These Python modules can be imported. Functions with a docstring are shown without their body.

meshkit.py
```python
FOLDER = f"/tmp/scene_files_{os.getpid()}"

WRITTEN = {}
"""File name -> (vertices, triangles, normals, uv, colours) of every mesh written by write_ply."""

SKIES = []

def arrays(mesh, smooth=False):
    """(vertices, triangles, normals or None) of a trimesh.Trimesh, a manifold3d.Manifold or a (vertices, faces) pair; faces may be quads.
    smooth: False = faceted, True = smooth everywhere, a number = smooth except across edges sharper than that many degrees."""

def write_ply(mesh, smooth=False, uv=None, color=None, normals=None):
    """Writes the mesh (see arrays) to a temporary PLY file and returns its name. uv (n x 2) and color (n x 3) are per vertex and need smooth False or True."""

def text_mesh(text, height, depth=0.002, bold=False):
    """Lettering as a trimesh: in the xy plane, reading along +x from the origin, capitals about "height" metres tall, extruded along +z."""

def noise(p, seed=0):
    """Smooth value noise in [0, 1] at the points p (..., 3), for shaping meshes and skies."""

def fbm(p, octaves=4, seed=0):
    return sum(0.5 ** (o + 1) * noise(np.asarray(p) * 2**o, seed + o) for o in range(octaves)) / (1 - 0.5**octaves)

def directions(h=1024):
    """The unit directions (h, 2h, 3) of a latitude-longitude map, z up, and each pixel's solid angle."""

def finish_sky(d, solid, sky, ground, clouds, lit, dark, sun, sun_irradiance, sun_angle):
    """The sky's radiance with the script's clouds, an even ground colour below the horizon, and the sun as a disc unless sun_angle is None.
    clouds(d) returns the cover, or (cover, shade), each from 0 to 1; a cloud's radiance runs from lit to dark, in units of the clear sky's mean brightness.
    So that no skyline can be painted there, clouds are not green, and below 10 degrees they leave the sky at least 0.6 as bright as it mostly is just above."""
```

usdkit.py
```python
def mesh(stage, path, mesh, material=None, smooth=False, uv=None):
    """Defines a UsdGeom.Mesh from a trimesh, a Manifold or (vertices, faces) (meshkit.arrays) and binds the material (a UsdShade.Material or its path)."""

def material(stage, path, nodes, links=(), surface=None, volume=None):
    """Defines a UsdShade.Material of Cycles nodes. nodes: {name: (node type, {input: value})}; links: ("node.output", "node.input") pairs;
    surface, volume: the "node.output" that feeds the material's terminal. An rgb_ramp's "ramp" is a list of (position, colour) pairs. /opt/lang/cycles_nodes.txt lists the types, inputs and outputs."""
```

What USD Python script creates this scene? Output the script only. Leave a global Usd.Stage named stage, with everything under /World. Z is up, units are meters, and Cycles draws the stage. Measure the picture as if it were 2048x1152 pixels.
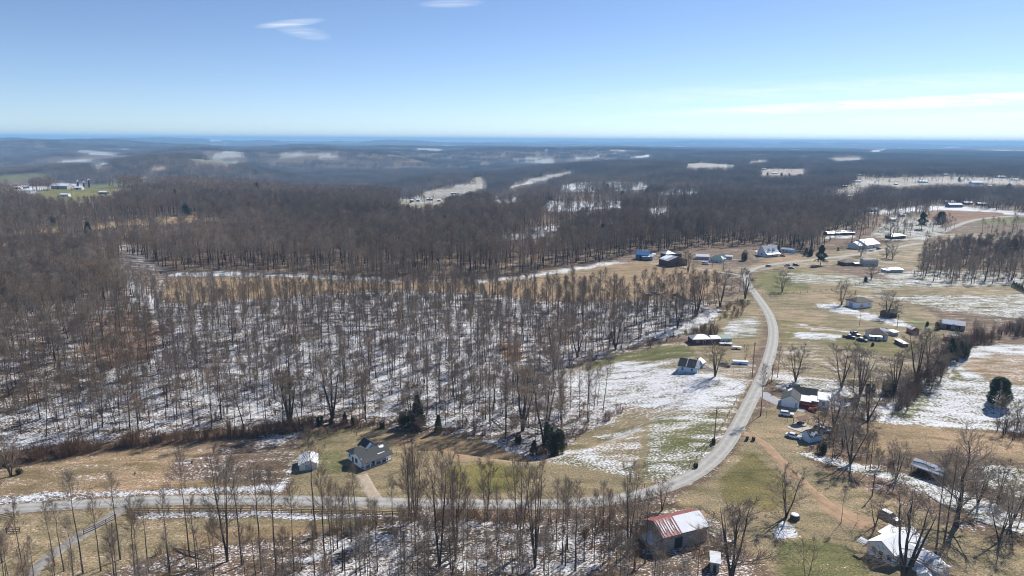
import math, random
import numpy as np, trimesh, shapely
from shapely.geometry import Polygon
import usdkit, meshkit
from pxr import Usd, UsdGeom, UsdLux, UsdShade, Gf, Sdf, Vt

stage = Usd.Stage.CreateInMemory()
UsdGeom.SetStageUpAxis(stage, UsdGeom.Tokens.z)
UsdGeom.SetStageMetersPerUnit(stage, 1.0)
stage.SetDefaultPrim(UsdGeom.Xform.Define(stage, '/World').GetPrim())
UsdGeom.Scope.Define(stage, '/World/Looks')
RNG = np.random.default_rng(11)
random.seed(5)

# ------------------------------------------------------------------ camera
PW, PH, FPX = 2048., 1152., 1365.
CAMH, PITCH, ROLL = 90., math.radians(12.23), math.radians(0.35)
U0 = np.array([0, math.sin(PITCH), math.cos(PITCH)]); FWD = np.array([0, math.cos(PITCH), -math.sin(PITCH)])
RIGHT = math.cos(ROLL) * np.array([1., 0, 0]) + math.sin(ROLL) * U0
UP = -math.sin(ROLL) * np.array([1., 0, 0]) + math.cos(ROLL) * U0
EYE = np.array([0, 0, CAMH])
cam = UsdGeom.Camera.Define(stage, '/World/camera')
M = np.eye(4); M[0, :3], M[1, :3], M[2, :3], M[3, :3] = RIGHT, UP, -FWD, EYE
cam.AddTransformOp().Set(Gf.Matrix4d(M.tolist()))
cam.CreateHorizontalApertureAttr(36.0); cam.CreateVerticalApertureAttr(36.0 * 9 / 16)
cam.CreateFocalLengthAttr(36.0 * FPX / PW)
cam.CreateClippingRangeAttr(Gf.Vec2f(1.0, 60000.0))
cam.CreateExposureAttr(0.32)

# ------------------------------------------------------------------ sky and sun
SUN_AZ, SUN_EL = math.radians(43.0), math.radians(40.0)
SUN = np.array([math.sin(SUN_AZ) * math.cos(SUN_EL), math.cos(SUN_AZ) * math.cos(SUN_EL), math.sin(SUN_EL)])
sky_nodes = {
    'sky': ('sky_texture', {'sky_type': 'single_scattering', 'sun_disc': False, 'sun_elevation': SUN_EL, 'sun_rotation': SUN_AZ, 'altitude': 1200.0, 'air_density': 0.7, 'aerosol_density': 0.22, 'ozone_density': 1.0}),
    'tc': ('texture_coordinate', {}), 'sep': ('separate_xyz', {}),
    'ymax': ('math', {'math_type': 'maximum', 'value2': 0.02}),
    'u': ('math', {'math_type': 'divide'}), 'v': ('math', {'math_type': 'divide'}),
    # streaked noise shared by every wisp
    'comb': ('combine_xyz', {'z': 0.0}), 'map': ('mapping', {'scale': (9.0, 110.0, 1.0), 'rotation': (0, 0, -0.09)}),
    'nz': ('noise_texture', {'scale': 1.0, 'detail': 8.0, 'roughness': 0.62, 'distortion': 1.2}),
}
sky_links = [('tc.generated', 'sep.vector'), ('sep.y', 'ymax.value1'), ('sep.x', 'u.value1'), ('ymax.value', 'u.value2'), ('sep.z', 'v.value1'), ('ymax.value', 'v.value2'),
             ('u.value', 'comb.x'), ('v.value', 'comb.y'), ('comb.vector', 'map.vector'), ('map.vector', 'nz.vector')]
def wisp(n, u0, v0, su, sv, tilt, strength):
    """a soft ellipse on the sky: centre (u0, v0), half sizes, tilt"""
    N, L = sky_nodes, sky_links
    N[n + 'du'] = ('math', {'math_type': 'subtract', 'value2': u0}); L.append(('u.value', n + 'du.value1'))
    N[n + 'dv'] = ('math', {'math_type': 'subtract', 'value2': v0}); L.append(('v.value', n + 'dv.value1'))
    N[n + 't'] = ('math', {'math_type': 'multiply', 'value2': -tilt}); L.append((n + 'du.value', n + 't.value1'))
    N[n + 'v2'] = ('math', {'math_type': 'add'}); L += [(n + 'dv.value', n + 'v2.value1'), (n + 't.value', n + 'v2.value2')]
    for a, s, src in (('a', su, n + 'du.value'), ('b', sv, n + 'v2.value')):
        N[n + a] = ('math', {'math_type': 'divide', 'value2': s}); L.append((src, n + a + '.value1'))
        N[n + a + '2'] = ('math', {'math_type': 'multiply'}); L += [(n + a + '.value', n + a + '2.value1'), (n + a + '.value', n + a + '2.value2')]
    N[n + 's'] = ('math', {'math_type': 'add'}); L += [(n + 'a2.value', n + 's.value1'), (n + 'b2.value', n + 's.value2')]
    N[n + 'm'] = ('math', {'math_type': 'subtract', 'value1': 1.0, 'use_clamp': True}); L.append((n + 's.value', n + 'm.value2'))
    N[n + 'n1'] = ('map_range', {'from_min': 0.36, 'from_max': 0.66, 'to_min': 0.16, 'to_max': 1.0, 'clamp': True}); L.append(('nz.fac', n + 'n1.value'))
    N[n + 'x'] = ('math', {'math_type': 'multiply'}); L += [(n + 'm.value', n + 'x.value1'), (n + 'n1.result', n + 'x.value2')]
    N[n + 'o'] = ('math', {'math_type': 'multiply', 'value2': strength, 'use_clamp': True}); L.append((n + 'x.value', n + 'o.value1'))
    return n + 'o.value'
wisps = [wisp('wa', -0.310, 0.1560, 0.052, 0.0055, 0.10, .62), wisp('wb', -0.292, 0.1445, 0.040, 0.0095, -0.16, .42), wisp('wc', -0.085, 0.1830, 0.05, 0.006, 0.03, .4),
         wisp('wd', 0.72, 0.0625, 0.60, 0.0100, 0.050, 1.7), wisp('wg', 0.85, 0.0690, 0.42, 0.0085, 0.050, 1.3), wisp('we', 0.80, 0.0420, 0.36, 0.0060, 0.035, .9), wisp('wf', 0.50, 0.0760, 0.5, 0.016, 0.05, 0.35)]
acc = wisps[0]
for i, w in enumerate(wisps[1:]):
    sky_nodes[f'mx{i}'] = ('math', {'math_type': 'maximum'}); sky_links += [(acc, f'mx{i}.value1'), (w, f'mx{i}.value2')]; acc = f'mx{i}.value'
sky_nodes['clear'] = ('mix', {'mix_type': 'multiply', 'fac': 1.0, 'color2': (0.91, 0.96, 1.06)})
sky_nodes['cloud'] = ('mix', {'color2': (9.4, 9.5, 9.6)})
sky_nodes['bg'] = ('background_shader', {'strength': 0.10})
sky_links += [('sky.color', 'clear.color1'), ('clear.color', 'cloud.color1'), (acc, 'cloud.fac'), ('cloud.color', 'bg.color')]
sky_mat = usdkit.material(stage, '/World/Looks/sky_look', sky_nodes, sky_links, surface='bg.background')
dome = UsdLux.DomeLight.Define(stage, '/World/sky'); dome.CreateIntensityAttr(1.0)
UsdShade.MaterialBindingAPI.Apply(dome.GetPrim()).Bind(sky_mat)
dome.GetPrim().SetCustomDataByKey('kind', 'structure')
sun = UsdLux.DistantLight.Define(stage, '/World/sun')
sun.CreateIntensityAttr(1.25); sun.CreateAngleAttr(0.53); sun.CreateColorAttr(Gf.Vec3f(1.0, 0.95, 0.87)); sun.CreateNormalizeAttr(True)
zx = SUN; xx = np.cross([0, 0, 1], zx); xx /= np.linalg.norm(xx); yx = np.cross(zx, xx)
SM = np.eye(4); SM[0, :3], SM[1, :3], SM[2, :3] = xx, yx, zx
sun.AddTransformOp().Set(Gf.Matrix4d(SM.tolist()))
HAZE_DENSITY, HAZE_COLOR = 1.0e-4, (0.36, 0.67, 1.0)

# ------------------------------------------------------------------ relief of the land
def fbm2(x, y, s, seed, octv=3):
    return meshkit.fbm(np.stack([x / s, y / s, np.zeros_like(x) + 0.37], -1), octv, seed) - 0.5
def sstep(a, b, x):
    t = np.clip((x - a) / (b - a), 0, 1); return t * t * (3 - 2 * t)
def polydist(x, y, pts):
    """distance to a polyline and the side (+ = left of its direction)"""
    best = np.full(x.shape, 1e9); side = np.zeros(x.shape)
    for (ax, ay), (bx, by) in zip(pts[:-1], pts[1:]):
        dx, dy = bx - ax, by - ay
        t = np.clip(((x - ax) * dx + (y - ay) * dy) / (dx * dx + dy * dy), 0, 1)
        d = np.hypot(x - ax - t * dx, y - ay - t * dy)
        s = dx * (y - ay) - dy * (x - ax)
        m = d < best; best = np.where(m, d, best); side = np.where(m, np.sign(s), side)
    return best, side
DRAW = [(-420, 190), (-260, 186), (-150, 190), (-100, 197), (-66, 203), (-20, 203), (4, 196), (28, 210), (52, 232), (70, 262), (80, 300)]
VALLEY = [(-2600, 1500), (-1700, 1650), (-1130, 1850), (-560, 2700), (-250, 3300), (200, 4300)]
VALLEY2 = [(-230, 1560), (-140, 1850), (60, 2250)]
VALLEY4 = [(-4200, 2500), (-2600, 2800), (-1700, 3150), (-1000, 3300), (-300, 3150)]
VALLEY3 = [(-230, 1560), (-420, 1900), (-600, 2600)]
BUMPS = [(-1230, 2560, 300, 300, 62), (-1800, 4150, 620, 330, 62), (-1000, 4000, 480, 300, 55), (-560, 3900, 420, 260, 40), (-300, 4900, 800, 330, 58), (600, 5300, 900, 360, 44), (-3300, 5200, 1200, 480, 78), (-2500, 3700, 420, 260, 40), (1700, 4200, 900, 300, 22), (-2300, 6300, 1500, 420, 72), (-640, 1700, 300, 330, 12), (-300, 2350, 330, 260, 14),
         (-4600, 7200, 1500, 600, 86), (-8000, 11000, 2600, 1500, 85), (-4000, 13000, 3500, 1200, 70), (5200, 21000, 1100, 900, 75), (8300, 20500, 700, 700, 80), (10200, 21000, 900, 700, 85), (6600, 23000, 2500, 900, 90), (0, 24000, 5000, 900, 62),
         (14000, 23000, 5000, 900, 60), (3000, 9000, 2500, 800, 10), (7000, 8000, 2000, 900, 14)]
def height(x, y):
    x = np.asarray(x, float); y = np.asarray(y, float)
    D = np.hypot(x, y); z = np.zeros_like(D)
    near = 1 - sstep(600, 1100, D)
    d, s = polydist(x, y, DRAW)
    depth = np.interp(x, [-420, -150, -20, 30, 80], [13, 11.5, 9.0, 6.0, 0.0])
    far_side = np.where(s > 0, 1, 0)
    shape = np.where(far_side, 1 - sstep(4, 175, d), 1 - sstep(2, 17, d))
    z -= depth * shape * near
    z += 1.2 * fbm2(x, y, 150., 3, 2) * near
    z += -2.5 * np.exp(-(((x - 165) / 45) ** 2 + ((y - 215) / 28) ** 2)) * near
    # the dissected plateau
    w = sstep(600, 1400, D)
    for V, dep, sg in ((VALLEY, 66., 520.), (VALLEY2, 44., 260.), (VALLEY3, 40., 260.), (VALLEY4, 58., 420.)):
        dv, _ = polydist(x, y, V)
        z -= dep * np.exp(-(dv / sg) ** 2) * np.where(D > 500, sstep(600, 1300, D), 0) * (1.0 if V is VALLEY else 0.9)
    left = sstep(1200, -900, x - 0.03 * y)
    rid = np.abs(fbm2(x, y, 1900., 21, 3)) * 2
    z -= w * sstep(2000, 4500, D) * (8 + 46 * left) * (1 - sstep(0.0, 0.28, rid))
    keep = np.ones_like(D)
    for V, sg in ((VALLEY, 620.), (VALLEY2, 330.)): keep *= 1 - .85 * np.exp(-(polydist(x, y, V)[0] / sg) ** 2)
    z += w * keep * ((30 + 62 * left) * fbm2(x, y, 900., 8, 3) - 3 - 4 * left)
    z += w * (1 - sstep(6000, 9000, D)) * (8 + 10 * left) * fbm2(x, y, 330., 9, 2)
    z += w * sstep(1500, 3500, D) * 16 * fbm2(x, y, 2600., 5, 2)
    z += sstep(8000, 11500, D) * (56 * fbm2(x, y, 3000., 13, 3) + 26 * fbm2(x, y, 1100., 17, 2))
    for bx, by, sx, sy, hh in BUMPS:
        z += hh * np.exp(-((x - bx) / sx) ** 2 - ((y - by) / sy) ** 2)
    return np.clip(z, -72, 128)

def rays(pts):
    p = np.atleast_2d(np.asarray(pts, float))
    d = (p[:, :1] - PW / 2) / FPX * RIGHT - (p[:, 1:2] - PH / 2) / FPX * UP + FWD
    return d / np.hypot(d[:, :1], d[:, 1:2])          # per metre of ground distance
TS = np.concatenate([np.linspace(60, 700, 130), np.geomspace(705, 25000, 260)])
def at(pts):
    """where the line of sight through a point of the photograph meets the land"""
    d = rays(pts); dx, dy, dz = d[:, :1], d[:, 1:2], d[:, 2:]
    under = EYE[2] + dz * TS - height(dx * TS, dy * TS) < 0
    under[:, -1] = True
    k = np.maximum(under.argmax(1), 1); a, b = TS[k - 1], TS[k]; dx, dy, dz = d.T
    for _ in range(16):
        m = (a + b) / 2; low = EYE[2] + dz * m - height(dx * m, dy * m) < 0
        a, b = np.where(low, a, m), np.where(low, m, b)
    return np.stack([dx * b, dy * b, height(dx * b, dy * b)], 1)
def at1(px, py): return at([(px, py)])[0]
def proj(p):
    q = np.asarray(p, float) - EYE; z = np.maximum(q @ FWD, 1.0)
    return np.stack([PW / 2 + FPX * (q @ RIGHT) / z, PH / 2 - FPX * (q @ UP) / z], -1)
def tall(base, ytop):
    """height of an upright thing whose foot is at base and whose tip is seen at row ytop"""
    a, b = 0.3, 60.
    for _ in range(30):
        m = (a + b) / 2
        if proj(base + np.array([0, 0, m]))[1] > ytop: a = m
        else: b = m
    return a

# ------------------------------------------------------------------ materials
MATS = {}
def mat(name, col, rough=0.8, var=0.18, scale=1.5, metal=0.0, spec=0.3, bump=0.0):
    if name in MATS: return MATS[name]
    lo = tuple(c * (1 - var) for c in col); hi = tuple(min(c * (1 + var), 0.95) for c in col)
    nodes = {'g': ('texture_coordinate', {}), 'n': ('noise_texture', {'scale': scale, 'detail': 5.0, 'roughness': 0.6}), 'r': ('rgb_ramp', {'ramp': [(0.3, lo), (0.7, hi)]}),
             'p': ('principled_bsdf', {'roughness': rough, 'metallic': metal, 'specular_ior_level': spec})}
    links = [('g.object', 'n.vector'), ('n.fac', 'r.fac'), ('r.color', 'p.base_color')]
    if bump:
        nodes['b'] = ('bump', {'strength': 1.0, 'distance': bump}); links += [('n.fac', 'b.height'), ('b.normal', 'p.normal')]
    MATS[name] = usdkit.material(stage, '/World/Looks/' + name, nodes, links, surface='p.BSDF')
    return MATS[name]
def twigmat(name, lo, hi):
    mid = tuple((a + b) / 2 for a, b in zip(lo, hi))
    nodes = {'o': ('object_info', {}), 'r': ('rgb_ramp', {'ramp': [(0.0, lo), (.45, mid), (.75, tuple(c * f for c, f in zip(mid, (1.12, .96, .82)))), (1.0, hi)]}), 'g': ('geometry', {}), 'n': ('noise_texture', {'scale': 0.006, 'detail': 4.0, 'roughness': 0.65}), 'nr': ('rgb_ramp', {'ramp': [(0.35, (0.74, 0.70, 0.66)), (0.65, (1.28, 1.24, 1.20))]}),
             'c': ('mix', {'mix_type': 'multiply', 'fac': 1.0}), 'p': ('principled_bsdf', {'roughness': 0.85, 'specular_ior_level': 0.15})}
    MATS[name] = usdkit.material(stage, '/World/Looks/' + name, nodes, [('o.random', 'r.fac'), ('g.position', 'n.vector'), ('n.fac', 'nr.fac'), ('r.color', 'c.color1'), ('nr.color', 'c.color2'), ('c.color', 'p.base_color')], surface='p.BSDF')
    return MATS[name]
BARK = mat('bark', (0.070, 0.058, 0.048), 0.9, 0.35, 2.5)
TWIG = twigmat('twigs', (0.205, 0.162, 0.122), (0.30, 0.265, 0.215))
FARTWIG = twigmat('far_twigs', (0.215, 0.168, 0.128), (0.30, 0.26, 0.21))
BRUSH = twigmat('brush', (0.19, 0.130, 0.09), (0.26, 0.19, 0.13))
NEEDLE = mat('needles', (0.075, 0.092, 0.045), 0.7, 0.6, 0.7)
OLIVE = mat('olive_needles', (0.05, 0.055, 0.02), 0.7, 0.4, 0.9)
SNOW = mat('snow', (0.84, 0.86, 0.90), 0.75, 0.05, 0.8, bump=0.02)
WHITE = mat('white_siding', (0.74, 0.74, 0.72), 0.6, 0.06)
PALE = mat('pale_siding', (0.58, 0.58, 0.56), 0.6, 0.1)
GREYWALL = mat('grey_wall', (0.36, 0.36, 0.36), 0.75, 0.2)
OLDWOOD = mat('old_wood', (0.26, 0.235, 0.205), 0.9, 0.4)
BROWNWOOD = mat('brown_wood', (0.12, 0.07, 0.045), 0.9, 0.35)
BLUEWALL = mat('blue_siding', (0.42, 0.60, 0.74), 0.6, 0.06)
DKBLUEWALL = mat('dark_blue_wall', (0.10, 0.15, 0.22), 0.6, 0.1)
TAN = mat('tan_wall', (0.42, 0.36, 0.28), 0.7, 0.12)
BRICK = mat('brick_wall', (0.26, 0.13, 0.09), 0.8, 0.25, 4)
SHINGLE = mat('grey_shingle', (0.066, 0.070, 0.072), 0.85, 0.25, 3)
DKSHINGLE = mat('dark_shingle', (0.05, 0.05, 0.055), 0.85, 0.25, 3)
BROWNSH = mat('brown_shingle', (0.12, 0.10, 0.085), 0.85, 0.25, 3)
WHITEROOF = mat('white_metal_roof', (0.80, 0.81, 0.82), 0.35, 0.05, 1, 0.0, 0.5)
TINROOF = mat('tin_roof', (0.46, 0.48, 0.50), 0.4, 0.2, 0.8, 0.3, 0.5)
REDROOF = mat('red_metal_roof', (0.34, 0.115, 0.10), 0.55, 0.15, 0.8, 0.0, 0.5)
BLUEROOF = mat('blue_metal_roof', (0.10, 0.26, 0.55), 0.4, 0.08, 0.8, 0.0, 0.5)
GREENROOF = mat('green_metal_roof', (0.22, 0.33, 0.27), 0.5, 0.2)
REDWOOD = mat('red_deck', (0.24, 0.035, 0.03), 0.7, 0.2)
TRIM = mat('white_trim', (0.80, 0.80, 0.79), 0.5, 0.03)
GLASS = mat('window_glass', (0.03, 0.035, 0.045), 0.08, 0.1, 1, 0.0, 0.8)
DARKDOOR = mat('dark_door', (0.07, 0.055, 0.05), 0.6, 0.1)
CONCRETE = mat('concrete', (0.48, 0.43, 0.37), 0.9, 0.12, 0.6)
STEEL = mat('steel', (0.32, 0.34, 0.36), 0.4, 0.1, 1, 0.6)
SILO = mat('silo_blue', (0.03, 0.05, 0.10), 0.35, 0.1)
SILOTOP = mat('silo_top', (0.66, 0.68, 0.70), 0.4, 0.1)
FENCEW = mat('fence_wood', (0.10, 0.065, 0.045), 0.85, 0.3, 3)
POLEW = mat('pole_wood', (0.09, 0.07, 0.055), 0.9, 0.3, 3)
RUBBER = mat('rubber', (0.02, 0.02, 0.02), 0.8, 0.1)
def paint(name, col): return mat(name, col, 0.25, 0.03, 1, 0.0, 0.6)
LAMP = mat('lamp_glass', (0.75, 0.75, 0.72), 0.15, 0.03)
BIRD = mat('bird_black', (0.02, 0.02, 0.022), 0.8, 0.1)
PLASTIC = mat('dark_plastic', (0.025, 0.03, 0.03), 0.5, 0.1)

# ------------------------------------------------------------------ prim helpers
USED = {}
def unique(parent, name):
    k = (parent, name); n = USED.get(k, -1) + 1; USED[k] = n
    return f'{parent}/{name}' if n == 0 else f'{parent}/{name}_{n:03d}'
def tag(p, label=None, cat=None, group=None, kind=None):
    for k, v in (('label', label), ('category', cat), ('group', group), ('kind', kind)):
        if v: p.SetCustomDataByKey(k, v)
    return p
def thing(name, label, cat, loc, rz=0.0, group=None):
    x = UsdGeom.Xform.Define(stage, unique('/World', name))
    x.AddTranslateOp().Set(Gf.Vec3d(*map(float, loc))); x.AddRotateZOp().Set(math.degrees(rz))
    tag(x.GetPrim(), label, cat, group); return str(x.GetPath())
class MB:
    def __init__(self): self.v, self.f, self.n = [], [], 0
    def add(self, v, f):
        v = np.asarray(v, float); self.v.append(v); self.f.append(np.asarray(f, int) + self.n); self.n += len(v); return self
    def box(self, x0, x1, y0, y1, z0, z1):
        v = [(x, y, z) for z in (z0, z1) for x, y in ((x0, y0), (x1, y0), (x1, y1), (x0, y1))]
        f = [(0, 2, 1), (0, 3, 2), (4, 5, 6), (4, 6, 7)]
        for i in range(4):
            j = (i + 1) % 4; f += [(i, j, j + 4), (i, j + 4, i + 4)]
        return self.add(v, f)
    def prism(self, poly, a0, a1, axis='x'):
        """convex polygon in the plane across `axis`, swept from a0 to a1"""
        n = len(poly); mk = (lambda a, p: (a, p[0], p[1])) if axis == 'x' else (lambda a, p: (p[0], a, p[1])) if axis == 'y' else (lambda a, p: (p[0], p[1], a))
        v = [mk(a0, p) for p in poly] + [mk(a1, p) for p in poly]; f = []
        for i in range(1, n - 1): f += [(0, i + 1, i), (n, n + i, n + i + 1)]
        for i in range(n):
            j = (i + 1) % n; f += [(i, j, n + j), (i, n + j, n + i)]
        t = trimesh.Trimesh(v, f, process=False); t.fix_normals()
        return self.add(t.vertices, t.faces)
    def hull(self, pts):
        h = trimesh.convex.convex_hull(np.asarray(pts, float)); return self.add(h.vertices, h.faces)
    def tube(self, p0, p1, r0, r1, n=6, cap=True):
        p0, p1 = np.asarray(p0, float), np.asarray(p1, float); d = p1 - p0; L = np.linalg.norm(d)
        if L < 1e-6: return self
        d /= L; a = np.cross(d, [0, 0, 1.] if abs(d[2]) < .9 else [1., 0, 0]); a /= np.linalg.norm(a); b = np.cross(d, a)
        t = np.arange(n) * 2 * np.pi / n; ring = np.cos(t)[:, None] * a + np.sin(t)[:, None] * b
        v = np.vstack([p0 + r0 * ring, p1 + r1 * ring]); f = []
        for i in range(n):
            j = (i + 1) % n; f += [(i, j, n + j), (i, n + j, n + i)]
        if cap:
            for i in range(1, n - 1): f += [(0, i + 1, i), (n, n + i, n + i + 1)]
        return self.add(v, f)
    def arrays(self): return np.vstack(self.v), np.vstack(self.f)
    def build(self, name, material, parent, label=None, smooth=False, path=None):
        p = path or unique(parent, name)
        m = usdkit.mesh(stage, p, self.arrays(), material, smooth=smooth)
        if label: tag(m.GetPrim(), label)
        return p
def struct(name, mesh, material, label=None, smooth=False, kind='structure'):
    p = unique('/World', name); m = usdkit.mesh(stage, p, mesh, material, smooth=smooth); tag(m.GetPrim(), label, None, None, kind); return m

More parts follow.
